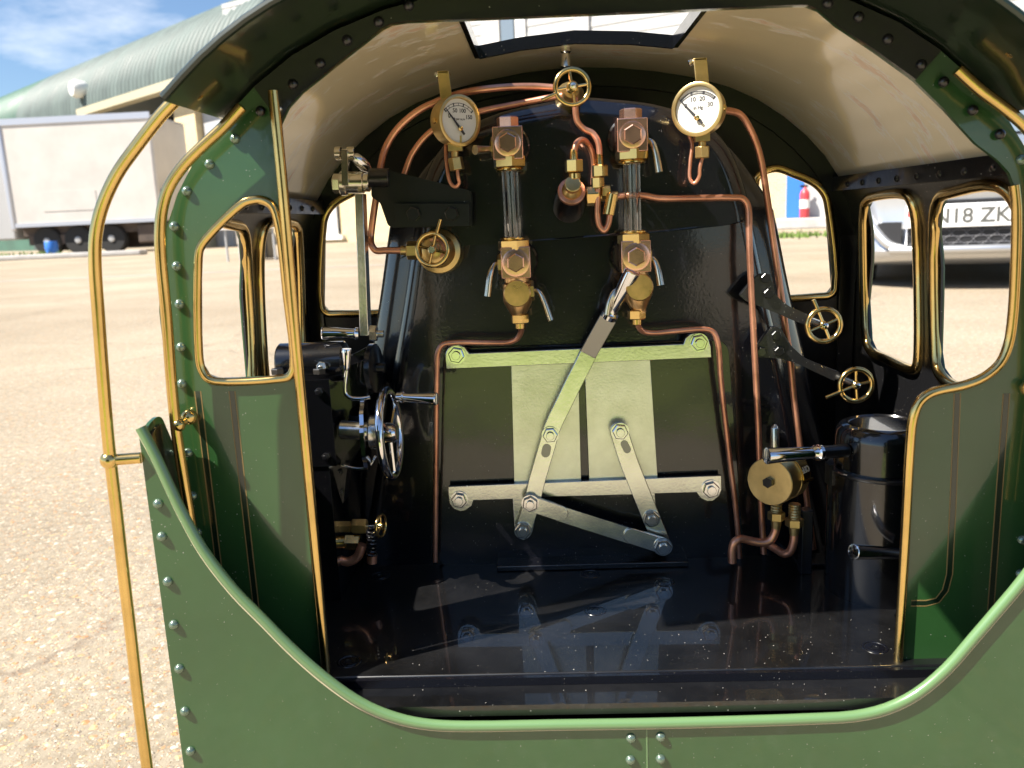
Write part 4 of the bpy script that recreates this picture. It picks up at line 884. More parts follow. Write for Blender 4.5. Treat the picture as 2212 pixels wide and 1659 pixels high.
inj('upper brass handwheel on a curved black arm at the right', [(320, 150), (400, 92), (480, 100), (530, 180), (560, 310), (620, 380), (720, 455), (960, 560), (930, 670), (790, 620), (560, 520), (330, 430), (250, 400), (170, 330)], [(450, 140), (480, 310)], (1095, 660), (112, 24), (960, 610), .438)
inj('lower brass handwheel on a curved black arm at the right', [(355, 900), (440, 780), (520, 680), (590, 676), (640, 720), (740, 890), (880, 1020), (1080, 1105), (1280, 1180), (1215, 1275), (1050, 1200), (830, 1095), (640, 1030), (355, 1010)], [(565, 770), (595, 945), (400, 950)], (1450, 1320), (200, 34), (1235, 1225), .436)

# ---- brass drum valve with its pipes (right) -----------------------------------------------------------
Yd = .428; s = px(1, Yd)
c = at(1662, 1041, Y=Yd - .006); n_ = Vector((-.66, -.75, .05)).normalized(); Rr = 53 * s; dp = 1.62 * Rr
mb = MB(); mb.lathe(c, -n_, [(0, 0), (0, Rr * .97), (Rr * .03, Rr), (dp * .52, Rr), (dp * .525, Rr * .985), (dp * .55, Rr * .985), (dp * .555, Rr), (dp, Rr), (dp + .0006, Rr * .96), (dp + .0006, 0)], 48)
dv = mb.build('vacuum_brake_valve', 'brass_dull', loco, 'brass drum-shaped valve with OFF marking in front of the right-hand pipes', ang=30)
mb = MB(); mb.hexa(c, c + n_ * .0028, 12 * s); mb.build('bolt', 'black_satin', dv)
r_, u_, nn_ = basis(n_)
# raised lug carrying the word OFF along the rim
def cylp(th, d, rad): return c - n_ * d + (r_ * math.cos(th) + u_ * math.sin(th)) * rad
mb = MB()
t0, t1 = R(4), R(64)
rows = []
for rad in (Rr * .99, Rr * 1.08):
    rows.append([[cylp(t0 + (t1 - t0) * k / 10, d, rad) for d in (dp * .56, dp * .98)] for k in range(11)])
for k in range(10):
    A, B = rows[0], rows[1]
    for q in ([B[k][0], B[k][1], B[k + 1][1], B[k + 1][0]], [A[k][0], A[k][1], B[k][1], B[k][0]] if k == 0 else None, [A[k][0], B[k][0], B[k + 1][0], A[k + 1][0]], [A[k][1], B[k][1], B[k + 1][1], A[k + 1][1]], [A[10][0], A[10][1], B[10][1], B[10][0]] if k == 9 else None):
        if q: mb.face([mb.bm.verts.new(p) for p in q])
bmesh.ops.remove_doubles(mb.bm, verts=mb.bm.verts, dist=1e-6)
lug = mb.build('lug', 'brass', dv)
th = R(26); o = cylp(th, dp * .77, Rr * 1.085); rad_ = (r_ * math.cos(th) + u_ * math.sin(th)); tan_ = -(-r_ * math.sin(th) + u_ * math.cos(th)); rt = n_.copy(); upv = rad_.cross(rt)
text('lettering', 'OFF', 'white_dial', dv, o, rt, upv, Rr * .36, .0001)
mb = MB(); mb.sheet([[cylp(R(2), dp * .5, Rr * 1.0), cylp(R(2), dp * 1.02, Rr * 1.0)], [cylp(R(2), dp * .5, Rr * 1.14), cylp(R(2), dp * 1.06, Rr * 1.14)], [cylp(R(-2), dp * .5, Rr * 1.14), cylp(R(-2), dp * 1.06, Rr * 1.14)], [cylp(R(-2), dp * .5, Rr * 1.0), cylp(R(-2), dp * 1.02, Rr * 1.0)]]); mb.build('pointer_rib', 'brass', dv)
mb = MB(); a = at(1674, 1000, Y=Yd + .004); b_ = at(1674, 914, Y=Yd + .004); mb.lathe(a, b_ - a, [(0, 9 * s), (80 * s, 9 * s), (84 * s, 7 * s), (90 * s, 1 * s)], 18); mb.build('pin', 'nickel', dv)
for (x, y, k) in ((1677, 1112, 1.), (1716, 1126, 1.08)):
    q = at(x, y, Y=Yd + .003); mb = MB(); th_ = []
    for i in range(12): th_ += [(i * 3.2 * s, (11.5 if i % 2 else 13) * s * k)]
    mb.lathe(q + Vector((0, 0, 6 * s)), (0, 0, 1), th_, 20); mb.hexa(q - Vector((0, 0, 12 * s)), q + Vector((0, 0, 8 * s)), 19 * s * k, up=(.3, -1, 0)); mb.lathe(q - Vector((0, 0, 36 * s)), (0, 0, 1), [(0, 9 * s), (12 * s, 11 * s), (24 * s, 12 * s)], 18); mb.build('union_nut', 'brass_dull', dv)
mb = MB(); a = at(1742, 1100, Y=Yd + .012); mb.box((a.x - .003, Yd + .009, ZF), (a.x + .003, Yd + .016, a.z)); q = at(1752, 1214, Z=ZF); mb.box((q.x - .009, q.y - .008, ZF), (q.x + .008, q.y + .008, ZF + .0022)); mb.build('pedestal', 'black_satin', dv, bevel=.0005)
pipe([(1677, 1130), (1674, 1150), (1664, 1167), (1648, 1172), (1620, 1168), (1600, 1164), (1588, 1170), (1582, 1186), (1582, 1215)], 9.5, [Yd + .003] * 5 + [Yd + .002, Yd + .001, Yd + .001, Yd + .001], 'copper pipe bending left from the brass drum valve')
pipe([(1716, 1145), (1714, 1172), (1706, 1192), (1694, 1196), (1676, 1186), (1655, 1174), (1640, 1172)], 9.5, [Yd + .003, Yd + .003, Yd + .004, Yd + .006, Yd + .012, Yd + .018, Yd + .024], 'copper pipe bending back from the brass drum valve')

# ---- black hand brake column (right) ------------------------------------------------------------------------
fb = at(1891, 1318, Z=ZF); rad = px(116, .412); ccx = at(1911, 1200, Y=.412).x; ccy = fb.y + rad
ztop = at(1911, 912, Y=ccy).z; zj = at(1800, 1012, Y=ccy).z
mb = MB(); mb.lathe((ccx, ccy, ZF), (0, 0, 1), [(0, rad), (zj - ZF - .001, rad), (zj - ZF, rad * .975), (zj - ZF, rad * .9), (ztop - ZF - .007, rad * .885), (ztop - ZF - .0035, rad * .86), (ztop - ZF - .001, rad * .79), (ztop - ZF, rad * .7), (ztop - ZF, rad * .66), (ztop - ZF - .0008, rad * .64), (ztop - ZF - .0008, 0)], 56)
br = mb.build('brake_cylinder', 'black_plain', loco, 'fat glossy black brake column with chrome handles at the right', ang=30)
mb = MB(); mb.lathe((ccx, ccy, zj - .0012), (0, 0, 1), [(0, rad * 1.005), (.0004, rad * 1.015), (.0016, rad * 1.015), (.002, rad * 1.0)], 56); mb.box((ccx - rad * 1.06, ccy - .004, zj - .008), (ccx - rad * .98, ccy + .003, zj + .003)); mb.build('clip_ring', 'black_satin', br)
Yb_ = .402; s = px(1, Yb_)
a, b_ = at(1775, 977, Y=Yb_ + .004), at(1655, 985, Y=Yb_ - .004); l = (b_ - a).length
mb = MB(); mb.lathe(a, b_ - a, [(0, 13 * s), (2 * s, 18 * s), (10 * s, 18.5 * s), (14 * s, 14 * s), (17 * s, 17 * s), (23 * s, 14 * s), (28 * s, 13.5 * s), (l - 3 * s, 18.5 * s), (l - 1 * s, 18 * s), (l, 15 * s)], 30); mb.build('grip', 'chrome', br)
mb = MB(); mb.cyl(a, at(1830, 973, Y=Yb_ + .008), 15 * s); mb.build('grip_stub', 'black_satin', br)
Yb2 = .372; s2 = px(1, Yb2); a, b_ = at(1956, 1196, Y=Yb2 + .012), at(1843, 1192, Y=Yb2); l = (b_ - a).length
mb = MB(); mb.lathe(a, b_ - a, [(0, 12 * s2), (10 * s2, 12.5 * s2), (l - 3 * s2, 18 * s2), (l - 1 * s2, 17.5 * s2), (l, 15 * s2)], 28); mb.build('grip', 'chrome', br)

# ---- underframe and wheels, below the picture -----------------------------------------------------------------
mb = MB(); mb.box((-.13, .33, .07), (.13, 1.0, .2)); mb.box((-.185, .325, .0985), (.185, .335, .2)); mb.build('underframe', 'black', loco, bevel=.002)
wp = None
for x in (-.105, .105):
    for y in (.44, .78):
        mtx = Matrix.Translation((x, y, .075))
        if wp is None:
            mb = MB(); mb.lathe((-.012, 0, 0), (1, 0, 0), [(0, .03), (0, .07), (.002, .075), (.02, .073), (.022, .08), (.026, .08), (.026, .03)], 36); wp = mb.build('wheel', 'black', loco); wp.matrix_basis = Matrix.Translation((x, y, .08))
        else: copy(wp, Matrix.Translation((x, y, .08)), loco)

# ================================================================== BACKGROUND
M['trailer'] = mat('trailer_panel', (.60, .565, .52), rough=.45, var=.10, vscale=1.2)
M['trailer_trim'] = mat('trailer_trim', (.58, .59, .64), .6, .35)
M['chassis'] = mat('chassis_grime', (.10, .075, .06), rough=.8, var=.4, vscale=3)
M['corr'] = mat('corrugated_green_grey', (.105, .14, .130), rough=.55, var=.3, vscale=1.2, stretch=(1, 1, .3))
M['corr_green'] = mat('corrugated_green', (.05, .12, .085), rough=.5, var=.2, vscale=.8)
M['fascia'] = mat('fascia_cream', (.42, .38, .26), rough=.6)
M['beige_wall'] = mat('beige_boards', (.42, .37, .31), rough=.8, var=.15, vscale=2)
M['white_paint'] = mat('white_paint', (.78, .77, .74), rough=.5, var=.06, vscale=1)
M['pale_cladding'] = mat('pale_cladding', (.46, .46, .45), rough=.6, var=.12, vscale=1.5)
M['grey_panel'] = mat('grey_panel', (.42, .42, .42), rough=.5)
M['dark'] = mat('dark_opening', (.02, .02, .02), rough=.6)
M['blue'] = mat('blue_paint', (.03, .16, .55), rough=.45)
M['red'] = mat('red_paint', (.55, .05, .06), rough=.4)
M['concrete'] = mat('concrete', (.42, .40, .38), rough=.85, var=.2, vscale=3)
M['rubber_grey'] = mat('mesh_grey', (.09, .09, .10), rough=.5)
M['win'] = mat('window_glass_grey', (.16, .2, .24), rough=.08, spec=.8)
M['curtain'] = mat('curtain', (.55, .53, .50), rough=.8, var=.2, vscale=6, stretch=(4, 4, .1))
M['silver'] = mat('silver_car_paint', (.55, .56, .58), .75, .32, coat=1, coat_rough=.05)
M['car_black'] = mat('black_plastic', (.015, .015, .017), rough=.5)
M['plate_ink'] = mat('number_plate_ink', (.10, .10, .09), rough=.5)
M['plate_white'] = mat('number_plate_white', (.82, .82, .82), rough=.35)
M['lawn'] = mat('lawn_grass', (.33, .40, .085), rough=.9, var=.6, vscale=3.2, var2=(.05, .085, .02))  # dark patches in the grass colour stand in for tree shadows
M['weed'] = mat('weed_leaf', (.14, .22, .04), rough=.7, var=.3, vscale=30)
def brick_mat():
    m = mat('cream_brick', (.62, .50, .28), rough=.85); nt = m.node_tree; N = nt.nodes; L = nt.links; b = N['Principled BSDF']
    tc = N.new('ShaderNodeTexCoord'); mp = N.new('ShaderNodeMapping'); mp.inputs['Rotation'].default_value = (R(90), 0, 0); L.new(tc.outputs['Object'], mp.inputs[0])
    br = N.new('ShaderNodeTexBrick'); br.inputs['Scale'].default_value = 4.4; br.inputs['Color1'].default_value = (.66, .52, .28, 1); br.inputs['Color2'].default_value = (.58, .45, .24, 1); br.inputs['Mortar'].default_value = (.5, .46, .4, 1); br.inputs['Mortar Size'].default_value = .018
    L.new(mp.outputs[0], br.inputs['Vector']); L.new(br.outputs['Color'], b.inputs['Base Color']); return m
M['brick'] = brick_mat()
def boxat(mb, x0, x1, y0, y1, z0, z1): mb.box((x0, y0, z0), (x1, y1, z1)); return mb

# ---- box trailer ------------------------------------------------------------------------------
YT = 24.2
xl, xr = at(26, 480, Y=YT).x, at(350, 480, Y=YT).x
zt_, zb_ = at(180, 253, Y=YT).z, at(180, 484, Y=YT).z
tr = thing('box_trailer', ((xl + xr) / 2, YT + 1.2, 0), 'long off-white box trailer parked in front of the green shed', 'trailer')
mb = MB(); mb.box((xl, YT, zb_), (xr, YT + 2.4, zt_)); mb.build('body', 'trailer', tr, bevel=.08)
mb = MB(); mb.box((xl - .02, YT - .03, zt_ - .12), (xr + .02, YT + .02, zt_ + .06)); mb.build('top_rail', 'trailer_trim', tr)
mb = MB(); mb.box((xl + .02, YT - .025, zb_ - .02), (xr - .02, YT - .002, zb_ + .09)); mb.build('bottom_rail', 'trailer_trim', tr)
mb = MB(); mb.box((xl - .06, YT - .04, zb_ - .1), (xl + .10, YT + .1, zt_)); mb.build('corner_post', 'trailer_trim', tr, bevel=.04)
mb = MB(); mb.plate([(xl + 1.0, zb_ + .4), (xl + 2.6, zb_ + .4), (xl + 2.6, zb_ + .95), (xl + 1.0, zb_ + .95)], YT - .012, YT - .001); mb.build('hatch_panel', 'trailer', tr)
mb = MB(); mb.box((xl + .1, YT + .3, zb_ - .28), (xr - .1, YT + .45, zb_)); mb.box((xl + .1, YT + 1.9, zb_ - .28), (xr - .1, YT + 2.05, zb_)); mb.box((xl + .3, YT + .2, zb_ - .55), (xl + 1.9, YT + .3, zb_ - .28)); mb.box((xl + .1, YT + 1.0, .12), (xr - .5, YT + 1.3, zb_ - .2)); mb.build('chassis', 'chassis', tr)
wr_ = .42
for X, Yp in ((247, 519), (176, 528), (110, 536)):
    xx = at(X, Yp, Y=YT + .3).x
    mb = MB(); mb.lathe((xx, YT + .15, wr_), (0, 1, 0), [(0, wr_ * .55), (0, wr_ * .9), (.04, wr_), (.26, wr_), (.3, wr_ * .9), (.3, 0)], 32); w = mb.build('wheel', 'rubber', tr)
    mb = MB(); mb.lathe((xx, YT + .17, wr_), (0, 1, 0), [(-.06, 0), (-.05, wr_ * .2), (.02, wr_ * .3), (.0, wr_ * .52), (.05, wr_ * .56)], 24); mb.build('rim', 'grey_panel', w)
mb = MB(); mb.box((xl - 1.6, YT + .25, .5), (xl - .1, YT + 2.3, zt_ - .05)); mb.build('front_bulkhead', 'grey_panel', tr, bevel=.05)
mb = MB(); q = at(300, 500, Y=YT); mb.box((q.x - .1, YT + .1, .25), (q.x + .45, YT + .5, zb_ - .06)); mb.build('mudguard', 'chassis', tr, bevel=.05)
mb = MB(); q = at(345, 412, Y=YT); mb.box((xr - .05, YT + .2, q.z - .05), (xr + .25, YT + .35, q.z + .05)); mb.box((xr + .0, YT + .22, q.z - .35), (xr + .06, YT + .32, q.z)); mb.build('lamp_bracket', 'car_black', tr)
q = at(112, 540, Y=YT - .8); mb = MB(); mb.lathe((q.x, YT - .8, 0), (0, 0, 1), [(0, .16), (.02, .17), (.2, .165), (.21, .175), (.4, .165), (.42, .15), (.42, 0)], 24); tag(mb.build('drum', 'blue'), 'small blue drum standing beside the trailer wheels', 'drum')
q = at(75, 558, Y=20.5); mb = MB(); mb.box((-16, 20.3, 0), (-9.9, 20.7, .12)); tag(mb.build('kerb', 'concrete', bevel=.03), kind='structure')
mb = MB()
for k in range(420):
    x, y = random.uniform(-16, -12.6), random.uniform(20.75, 22.2); h = random.uniform(.05, .22); a = random.uniform(0, 6.28); d = Vector((math.cos(a), math.sin(a), 0)) * .05; p = Vector((x, y, 0))
    mb.face([mb.bm.verts.new(p - d), mb.bm.verts.new(p + d), mb.bm.verts.new(p + d * random.uniform(-1, 2) + Vector((0, 0, h)))])
tag(mb.build('grass', 'weed'), 'strip of grass growing behind the kerb', 'grass', kind='stuff')

# ---- green corrugated shed ----------------------------------------------------------------------
U_ = Vector((-.755, .656, 0)); V_ = Vector((.656, .755, 0)); P0 = at(333, 197, Y=29.0); ze = P0.z; P0 = Vector((P0.x, P0.y, 0))
HWD = 8.2; RISE = 3.85
shed = thing('corrugated_shed', P0 + U_ * 15 + V_ * 5, 'large green-grey corrugated shed with rounded roof behind the trailer', 'shed')
def shp(s_, t, amp):   # t 0..1 eave to ridge and over
    a = t * math.pi; out_ = HWD * (1 - math.cos(a)); z = ze + RISE * math.sin(a) ** .85
    return P0 + U_ * s_ + V_ * (out_ + amp * math.cos(a)*-1) + Vector((0, 0, z + amp * math.sin(a)))
def corr(s0, s1, m, name, lab=None):
    mb = MB(); rows = []; n = int((s1 - s0) / .05); 
    for i in range(n + 1):
        s_ = s0 + (s1 - s0) * i / n; rows.append([shp(s_, .5 * k / 14, .06 * math.sin(s_ * 2 * math.pi / .33)) for k in range(15)] + [shp(s_, .5 + .5 * k / 5, 0) for k in range(1, 6)])
    mb.sheet(rows); return mb.build(name, m, shed, lab, ang=70)
SL = None
def s_at(X):    # distance along the facade for pixel column X
    v = at(X, 400, Y=1.) - CAMP; t = v.x / v.y
    return (CAMP.x + t * P0.y - P0.x) / (U_.x - t * U_.y)
s_dark = s_at(52) * 1.0
corr(-6, s_dark, 'corr', 'roof'); corr(s_dark, s_dark + 30, 'corr_green', 'roof_bay', 'darker green end bay of the roof')
s_e = s_at(217)
mb = MB(); rows = []; n = int((s_dark - s_e) / .05)
for i in range(n + 1):
    s_ = s_e + (s_dark - s_e) * i / n; o = P0 + U_ * s_ + V_ * (.0 - .06 * math.sin(s_ * 2 * math.pi / .33)); rows.append([o + Vector((0, 0, z)) for z in (0, 2, ze)])
mb.sheet(rows); mb.build('side_cladding', 'corr', shed, ang=70)
mb = MB(); rows = []
mb.sheet([[P0 + U_ * s_ + Vector((0, 0, z)) for z in (0, ze)] for s_ in (s_dark, s_dark + 30)]); mb.build('side_cladding', 'corr_green', shed)
def obox(mb, s0, s1, v0, v1, z0, z1):
    m_ = Matrix(((U_.x, V_.x, 0, P0.x), (U_.y, V_.y, 0, P0.y), (0, 0, 1, 0), (0, 0, 0, 1))); mb.box((s0, v0, z0), (s1, v1, z1), m_)
mb = MB(); obox(mb, -6, s_e + .2, -.45, -.05, ze - .22, ze + .05); mb.build('fascia', 'fascia', shed)
mb = MB()
for k in range(32): obox(mb, -6, s_e, 2.6 + .012 * (k % 2), 2.8, k * .17, k * .17 + .168)
mb.build('front_boards', 'beige_wall', shed)
mb = MB(); obox(mb, s_e - 1.6, s_e - .1, .9, 2.5, ze - 1.1, ze - .3); mb.build('dark_recess', 'dark', shed)
mb = MB(); q0, q1 = s_at(430), s_at(386); obox(mb, q0, q1, .12, .5, 0, ze - .25); mb.build('brick_pier', 'brick', shed)
mb = MB(); q0, q1 = s_at(388), s_at(336)
for k in range(24): obox(mb, q0, q1, .3 + .02 * (k % 2), .4, k * .15, k * .15 + .148)
mb.build('roller_shutter', 'white_paint', shed)
mb = MB(); q0, q1 = s_at(470), s_at(432); obox(mb, q0, q1, .35, .45, 0, ze - .3); mb.build('door', 'grey_panel', shed)
q = shp(s_at(203), .12, 0); q = P0 + U_ * s_at(203) - V_ * .2; q.z = at(203, 190, Y=q.y).z
mb = MB(); mb.lathe(q + V_ * .5, -V_, [(0, .2), (.15, .3), (.5, .34), (.65, .26), (.7, 0)], 20); lm = mb.build('wall_lamp', 'white_paint', shed, 'oval white lamp housing on the shed side')

# ---- cream brick building straight ahead ------------------------------------------------------------
A0, B0 = Vector((-9.5, 27.0, 0)), Vector((12.0, 15.3, 0)); D_ = (B0 - A0).normalized(); Nn = Vector((D_.y, -D_.x, 0))
bd = thing('brick_building', (A0 + B0) / 2, 'cream brick building with white upper storey beyond the locomotive', 'building')
mB = Matrix(((D_.x, -Nn.x, 0, A0.x), (D_.y, -Nn.y, 0, A0.y), (0, 0, 1, 0), (0, 0, 0, 1)))
LB = (B0 - A0).length
def t_at(X):
    v = at(X, 400, Y=1.) - CAMP; t = v.x / v.y
    return (CAMP.x + t * A0.y - A0.x) / (D_.x - t * D_.y)
def z_at(X, Yp):
    p = A0 + D_ * t_at(X); return at(X, Yp, Y=p.y).z
def fbox(mb, t0, t1, v0, v1, z0, z1): mb.box((t0, v0, z0), (t1, v1, z1), mB)
mb = MB(); fbox(mb, 0, LB, 0, 8, 0, 3.4); mb.build('lower_wall', 'brick', bd)
mb = MB()
for k in range(30): fbox(mb, -.1, LB + .1, -.06 - .015 * (k % 2), 7.9, 3.4 + k * .13, 3.4 + k * .13 + .128)
mb.build('upper_cladding', 'pale_cladding', bd)
for X0, X1 in ((692, 728), (1050, 1062), (1300, 1360)):
    t0, t1 = t_at(X0) - (.9 if X0 == 692 else 0), t_at(X1)
    if X0 == 692:
        mb = MB(); fbox(mb, t0, t1, -.03, .02, z_at(710, 508), 3.0); w = mb.build('window', 'curtain', bd); mb = MB(); fbox(mb, t0 - .1, t1 + .15, -.14, .03, z_at(710, 518), z_at(710, 508)); mb.build('sill', 'white_paint', w); mb = MB(); fbox(mb, t1 - .06, t1, -.05, .02, z_at(710, 508), 3.0); mb.build('jamb', 'dark', w)
for X0, X1, m in ((1062, 1098, 'curtain'), (1102, 1128, 'win'), (1132, 1152, 'white_paint'), (1255, 1285, 'grey_panel')):
    t0, t1 = t_at(X0), t_at(X1); mb = MB(); fbox(mb, t0, t1, -.13, -.04, 4.5, 6.4); mb.build('upper_window', m, bd)
t0, t1, t2, t3 = t_at(1700), t_at(1738), t_at(1751), t_at(1830)
mb = MB(); fbox(mb, t0, t1, -.05, .02, z_at(1715, 470), 3.2); mb.build('blue_door', 'blue', bd)
mb = MB(); fbox(mb, t1 + .01, t3, -.04, .02, z_at(1760, 470), 3.2); mb.build('grey_door', 'grey_panel', bd)
mb = MB(); fbox(mb, t0 - .1, t3 + .3, -1.1, -.001, 0, z_at(1740, 470)); mb.build('door_step', 'concrete', bd, bevel=.02)
q = A0 + D_ * ((t1 + t2) / 2) + Nn * .25; zs = z_at(1740, 470)
fe = thing('fire_extinguisher', (q.x, q.y, zs), 'red fire extinguisher with white label standing by the blue door', 'extinguisher')
mb = MB(); mb.lathe((q.x, q.y, zs), (0, 0, 1), [(0, .09), (.02, .1), (.5, .1), (.56, .08), (.6, .04), (.64, .03), (.66, 0)], 20); mb.build('body', 'red', fe)
mb = MB(); mb.lathe((q.x, q.y, zs + .2), (0, 0, 1), [(0, .102), (.18, .102)], 20, close=False); mb.build('label_band', 'white_paint', fe)
mb = MB(); mb.box((q.x - .1, q.y - .02, zs + .64), (q.x + .06, q.y + .02, zs + .69)); mb.build('handle', 'car_black', fe)
q = at(1720, 512, Z=0); mb = MB()
for k in range(160):
    x, y = random.gauss(q.x, .35), random.gauss(q.y, .3); h = random.uniform(.03, .12); a = random.uniform(0, 6.28); d = Vector((math.cos(a), math.sin(a), 0)) * .03; p = Vector((x, y, 0))
    mb.face([mb.bm.verts.new(p - d), mb.bm.verts.new(p + d), mb.bm.verts.new(p + d * random.uniform(-2, 3) + Vector((0, 0, h)))])
tag(mb.build('weed_patch', 'weed'), 'low patch of green weeds on the concrete yard', 'weeds', kind='stuff')
# shallow gutter line across the yard
mb = MB(); mb.box((-9, 9.7, .0005), (2.0, 9.76, .004)); tag(mb.build('road_joint', 'concrete'), kind='structure')

# ---- white folding table -----------------------------------------------------------------------------
q = at(577, 489, Y=13.0); tt = thing('folding_table', (q.x, 13.2, 0), 'white folding table standing in the yard seen through the left cab window', 'table')
mb = MB(); mb.box((q.x - .75, 12.9, q.z - .03), (q.x + .2, 13.6, q.z + .03)); mb.build('tabletop', 'white_paint', tt, bevel=.01)
for dx in (-.65, .1):
    for y in (12.95, 13.5):
        mb = MB(); mb.cyl((q.x + dx, y, 0), (q.x + dx, y, q.z - .03), .018, seg=10); mb.build('leg', 'grey_panel', tt)
q = at(570, 508, Y=14.2); mb = MB(); mb.box((q.x - .35, 14.0, 0), (q.x + .1, 14.4, q.z + .05)); tag(mb.build('crate', 'car_black', bevel=.02), 'dark box standing on the ground behind the white table', 'box')

# ---- silver car -----------------------------------------------------------------------------------------
YC = 4.35; pc = at(2094, 464, Y=YC); XC = pc.x + .0; ZP = pc.z
car = thing('parked_car', (XC, YC, 0), 'silver low car parked nose-on at the right with white number plate', 'car')
k = ZP / .40
def carp(x, y, z):
    ax = abs(x); tw = max(0, min(1, (z - .86) / .45)); return Vector((XC + .71 * x * (1 - .2 * tw), YC + y + .34 * (ax / .9) ** 3.2 * max(0, 1 - y / 1.2), z * k))
side = [(.20, .125), (.06, .15), (.0, .185), (-.012, .215), (.012, .24), (.02, .55), (.0, .6), (.06, .66), (.2, .71), (.6, .80), (1.15, .88)]
xs = [-.9 + 1.8 * i / 28 for i in range(29)]
def carsheet(prof, xs, off=0.):
    mb = MB(); mb.sheet([[carp(x, y - off, z) for y, z in prof] for x in xs]); return mb
body = carsheet(side, xs)
rest = [(1.15, .88), (1.7, .9), (3.3, .95), (3.9, .92), (4.15, .8), (4.2, .5), (4.1, .22)]
body.sheet([[carp(x, y, z) for y, z in rest] for x in xs])
for sx in (-1, 1):
    body.sheet([[Vector((XC + sx * .9 * .71, YC + y + .34 * max(0, 1 - y / 1.2), zz * k)) for zz in (.2, .5, z)] for y, z in ((.16, .62), (.4, .76), (1.0, .86), (2, .92), (3.3, .95), (4.0, .9))])
bo = body.build('body', 'silver', car, ang=50)
mb = carsheet([(1.1, .885), (1.75, 1.27)], xs, 0); mb.build('windscreen', 'win', car)
mb = carsheet([(1.75, 1.27), (2.1, 1.33), (2.9, 1.32), (3.3, 1.22)], xs); mb.sheet([[carp(x, y, z) for y, z in ((3.3, 1.22), (3.9, .93))] for x in xs]); 
for sx in (-1, 1): mb.sheet([[carp(sx * .9, y, .9), carp(sx * .9, y, z)] for y, z in ((1.15, .9), (1.75, 1.27), (2.1, 1.33), (2.9, 1.32), (3.3, 1.22), (3.9, .93))])
mb.build('cabin', 'win', car)
# lower grille with hexagon mesh
gx0, gx1, gz0, gz1 = -.28, .28, ZP - .172, ZP - .062
mb = MB(); mb.box((XC + gx0, YC - .005, gz0), (XC + gx1, YC + .08, gz1 + .14)); gr = mb.build('grille', 'car_black', car)
mb = MB(); hs = .034
for j in range(4):
    for i in range(8):
        cx_, cz_ = XC + gx0 + .04 + i * hs * 1.95 + (hs * .97 if j % 2 else 0), gz0 + .02 + j * hs * .95
        if cx_ > XC + gx1 - .03: continue
        mb.tube([Vector((cx_ + hs * 1.05 * math.cos(R(60 * q_)), YC - .008, cz_ + hs * .55 * math.sin(R(60 * q_)))) for q_ in range(6)], .0028, closed=True, sub=1, seg=6)
mb.build('grille_mesh', 'rubber_grey', gr)
mb = MB(); mb.tube([carp(x, -.022, .222) for x in [-.5 + i / 10 for i in range(11)]], .022, sub=3); mb.build('bumper_lip', 'silver', car)
for sx in (-1, 1):
    mb = MB(); mb.sheet([[carp(sx * x, -.016 + .0, z) for z in ((.245, .33, .375) if x < .62 else (.30, .34, .36))] for x in (.43, .5, .56, .62, .68)]); mb.build('air_intake', 'car_black', car)
    mb = MB(); mb.tube([carp(sx * x, -.018, z) for x, z in ((.40, .225), (.5, .245), (.58, .30), (.66, .39), (.72, .50), (.76, .58))], .022, sub=4, taper=.03); mb.build('intake_trim', 'silver', car)
    mb = MB(); mb.sheet([[carp(sx * x, -.006 + .12 * (z - .6) / .1, z) for z in (.60, .64, .69)] for x in (.5, .6, .7, .8, .86)]); mb.build('headlight', 'glass', car)
    for y in (.75, 3.35):
        mb = MB(); mb.lathe((XC + sx * .46, YC + y, .31 * k), (sx, 0, 0), [(0, .2), (0, .29), (.03, .31 * k), (.2, .31 * k), (.22, .28), (.22, 0)], 28); w = mb.build('wheel', 'rubber', car)
        mb = MB(); mb.lathe((XC + sx * .63, YC + y, .31 * k), (sx, 0, 0), [(0, .2), (.025, .2), (.03, .16), (.02, 0)], 20); mb.build('rim', 'silver', w)
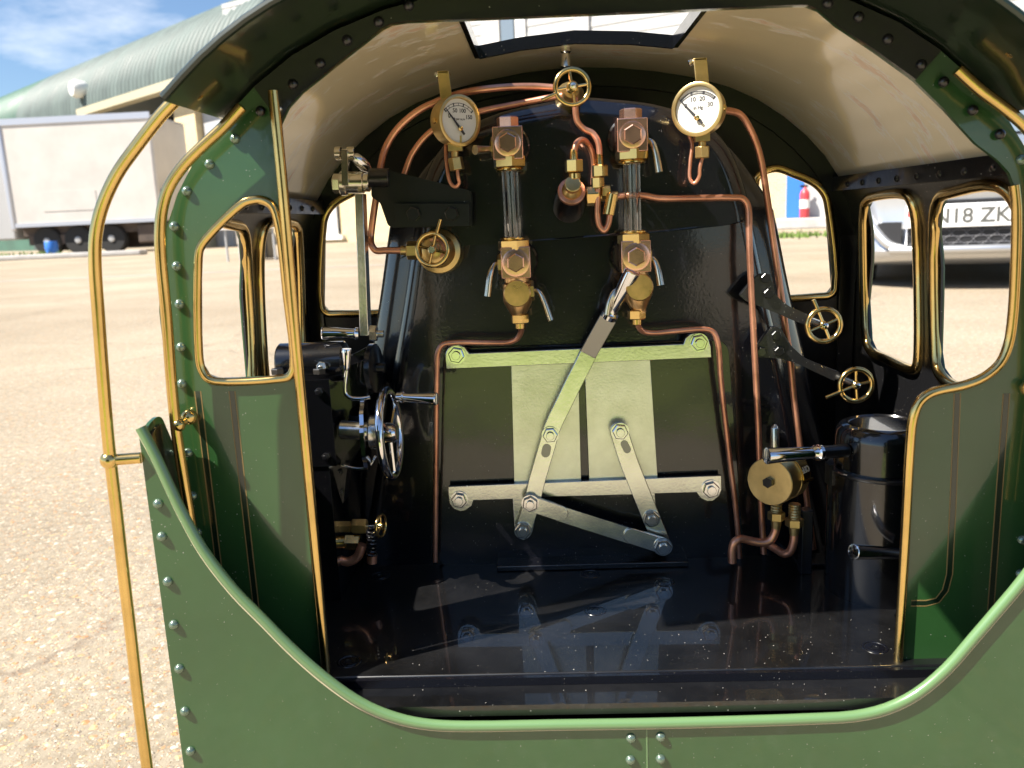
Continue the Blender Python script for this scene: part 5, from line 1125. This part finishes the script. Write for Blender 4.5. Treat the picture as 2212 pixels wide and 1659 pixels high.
mb = MB(); mb.box((XC - .6, YC + .35, .14 * k), (XC + .6, YC + 4.0, .24 * k)); mb.build('underbody', 'car_black', car)
pw, phh = .58, .116
mb = MB(); mb.box((XC - pw / 2, YC - .034, ZP - phh / 2), (XC + pw / 2, YC - .022, ZP + phh / 2)); npl = mb.build('number_plate', 'plate_white', car, bevel=.004)
text('lettering', 'WN18 ZKA', 'plate_ink', npl, Vector((XC - .012, YC - .0355, ZP - .004)), (1, 0, 0), (0, 0, 1), .102, .0008)
mb = MB(); mb.box((XC - pw / 2 + .01, YC - .0352, ZP + .0), (XC - pw / 2 + .045, YC - .0342, ZP + .03)); mb.build('plate_badge', 'red', npl)

car.rotation_euler = (0, 0, R(-24))

# ---- lawn and hedge behind the photographer (lawn mirrored in the fire doors, the other added to darken reflections) ---------------------
mb = MB(); mb.sheet([[Vector((x * (1.35 + .8 * i), y, .004)) for x in (-.30, -.15, 0, .15, .30)] for i, y in enumerate((-.85, -1.5, -2.2, -3.0, -4.2))])
tag(mb.build('lawn', 'lawn'), kind='structure')
M['blocker'] = mat('blocker_leaf', (.035, .075, .018), rough=.55, var=.5, vscale=9)
mb = MB()
mb.box((-1.15, -3.9, 0), (1.15, -3.2, 1.75))
for k in range(5200):
    f = random.random()
    if f < .6: p = Vector((random.uniform(-1.25, 1.25), -3.2 + random.gauss(.02, .05), random.uniform(0, 1.85)))
    elif f < .8: p = Vector((random.uniform(-1.25, 1.25), random.uniform(-3.95, -3.15), 1.75 + random.gauss(.03, .05)))
    else: p = Vector((random.choice((-1, 1)) * (1.15 + random.gauss(.02, .05)), random.uniform(-3.95, -3.15), random.uniform(0, 1.8)))
    d = Vector((random.gauss(0, 1), random.gauss(0, 1), random.gauss(0, 1))).normalized() * .035; e = d.orthogonal().normalized() * .022
    mb.face([mb.bm.verts.new(p - d), mb.bm.verts.new(p + e), mb.bm.verts.new(p + d), mb.bm.verts.new(p - e)])
tag(mb.build('blocker', 'blocker'), 'unseen added dark green leafy hedge on the lawn behind the locomotive', 'blocker')
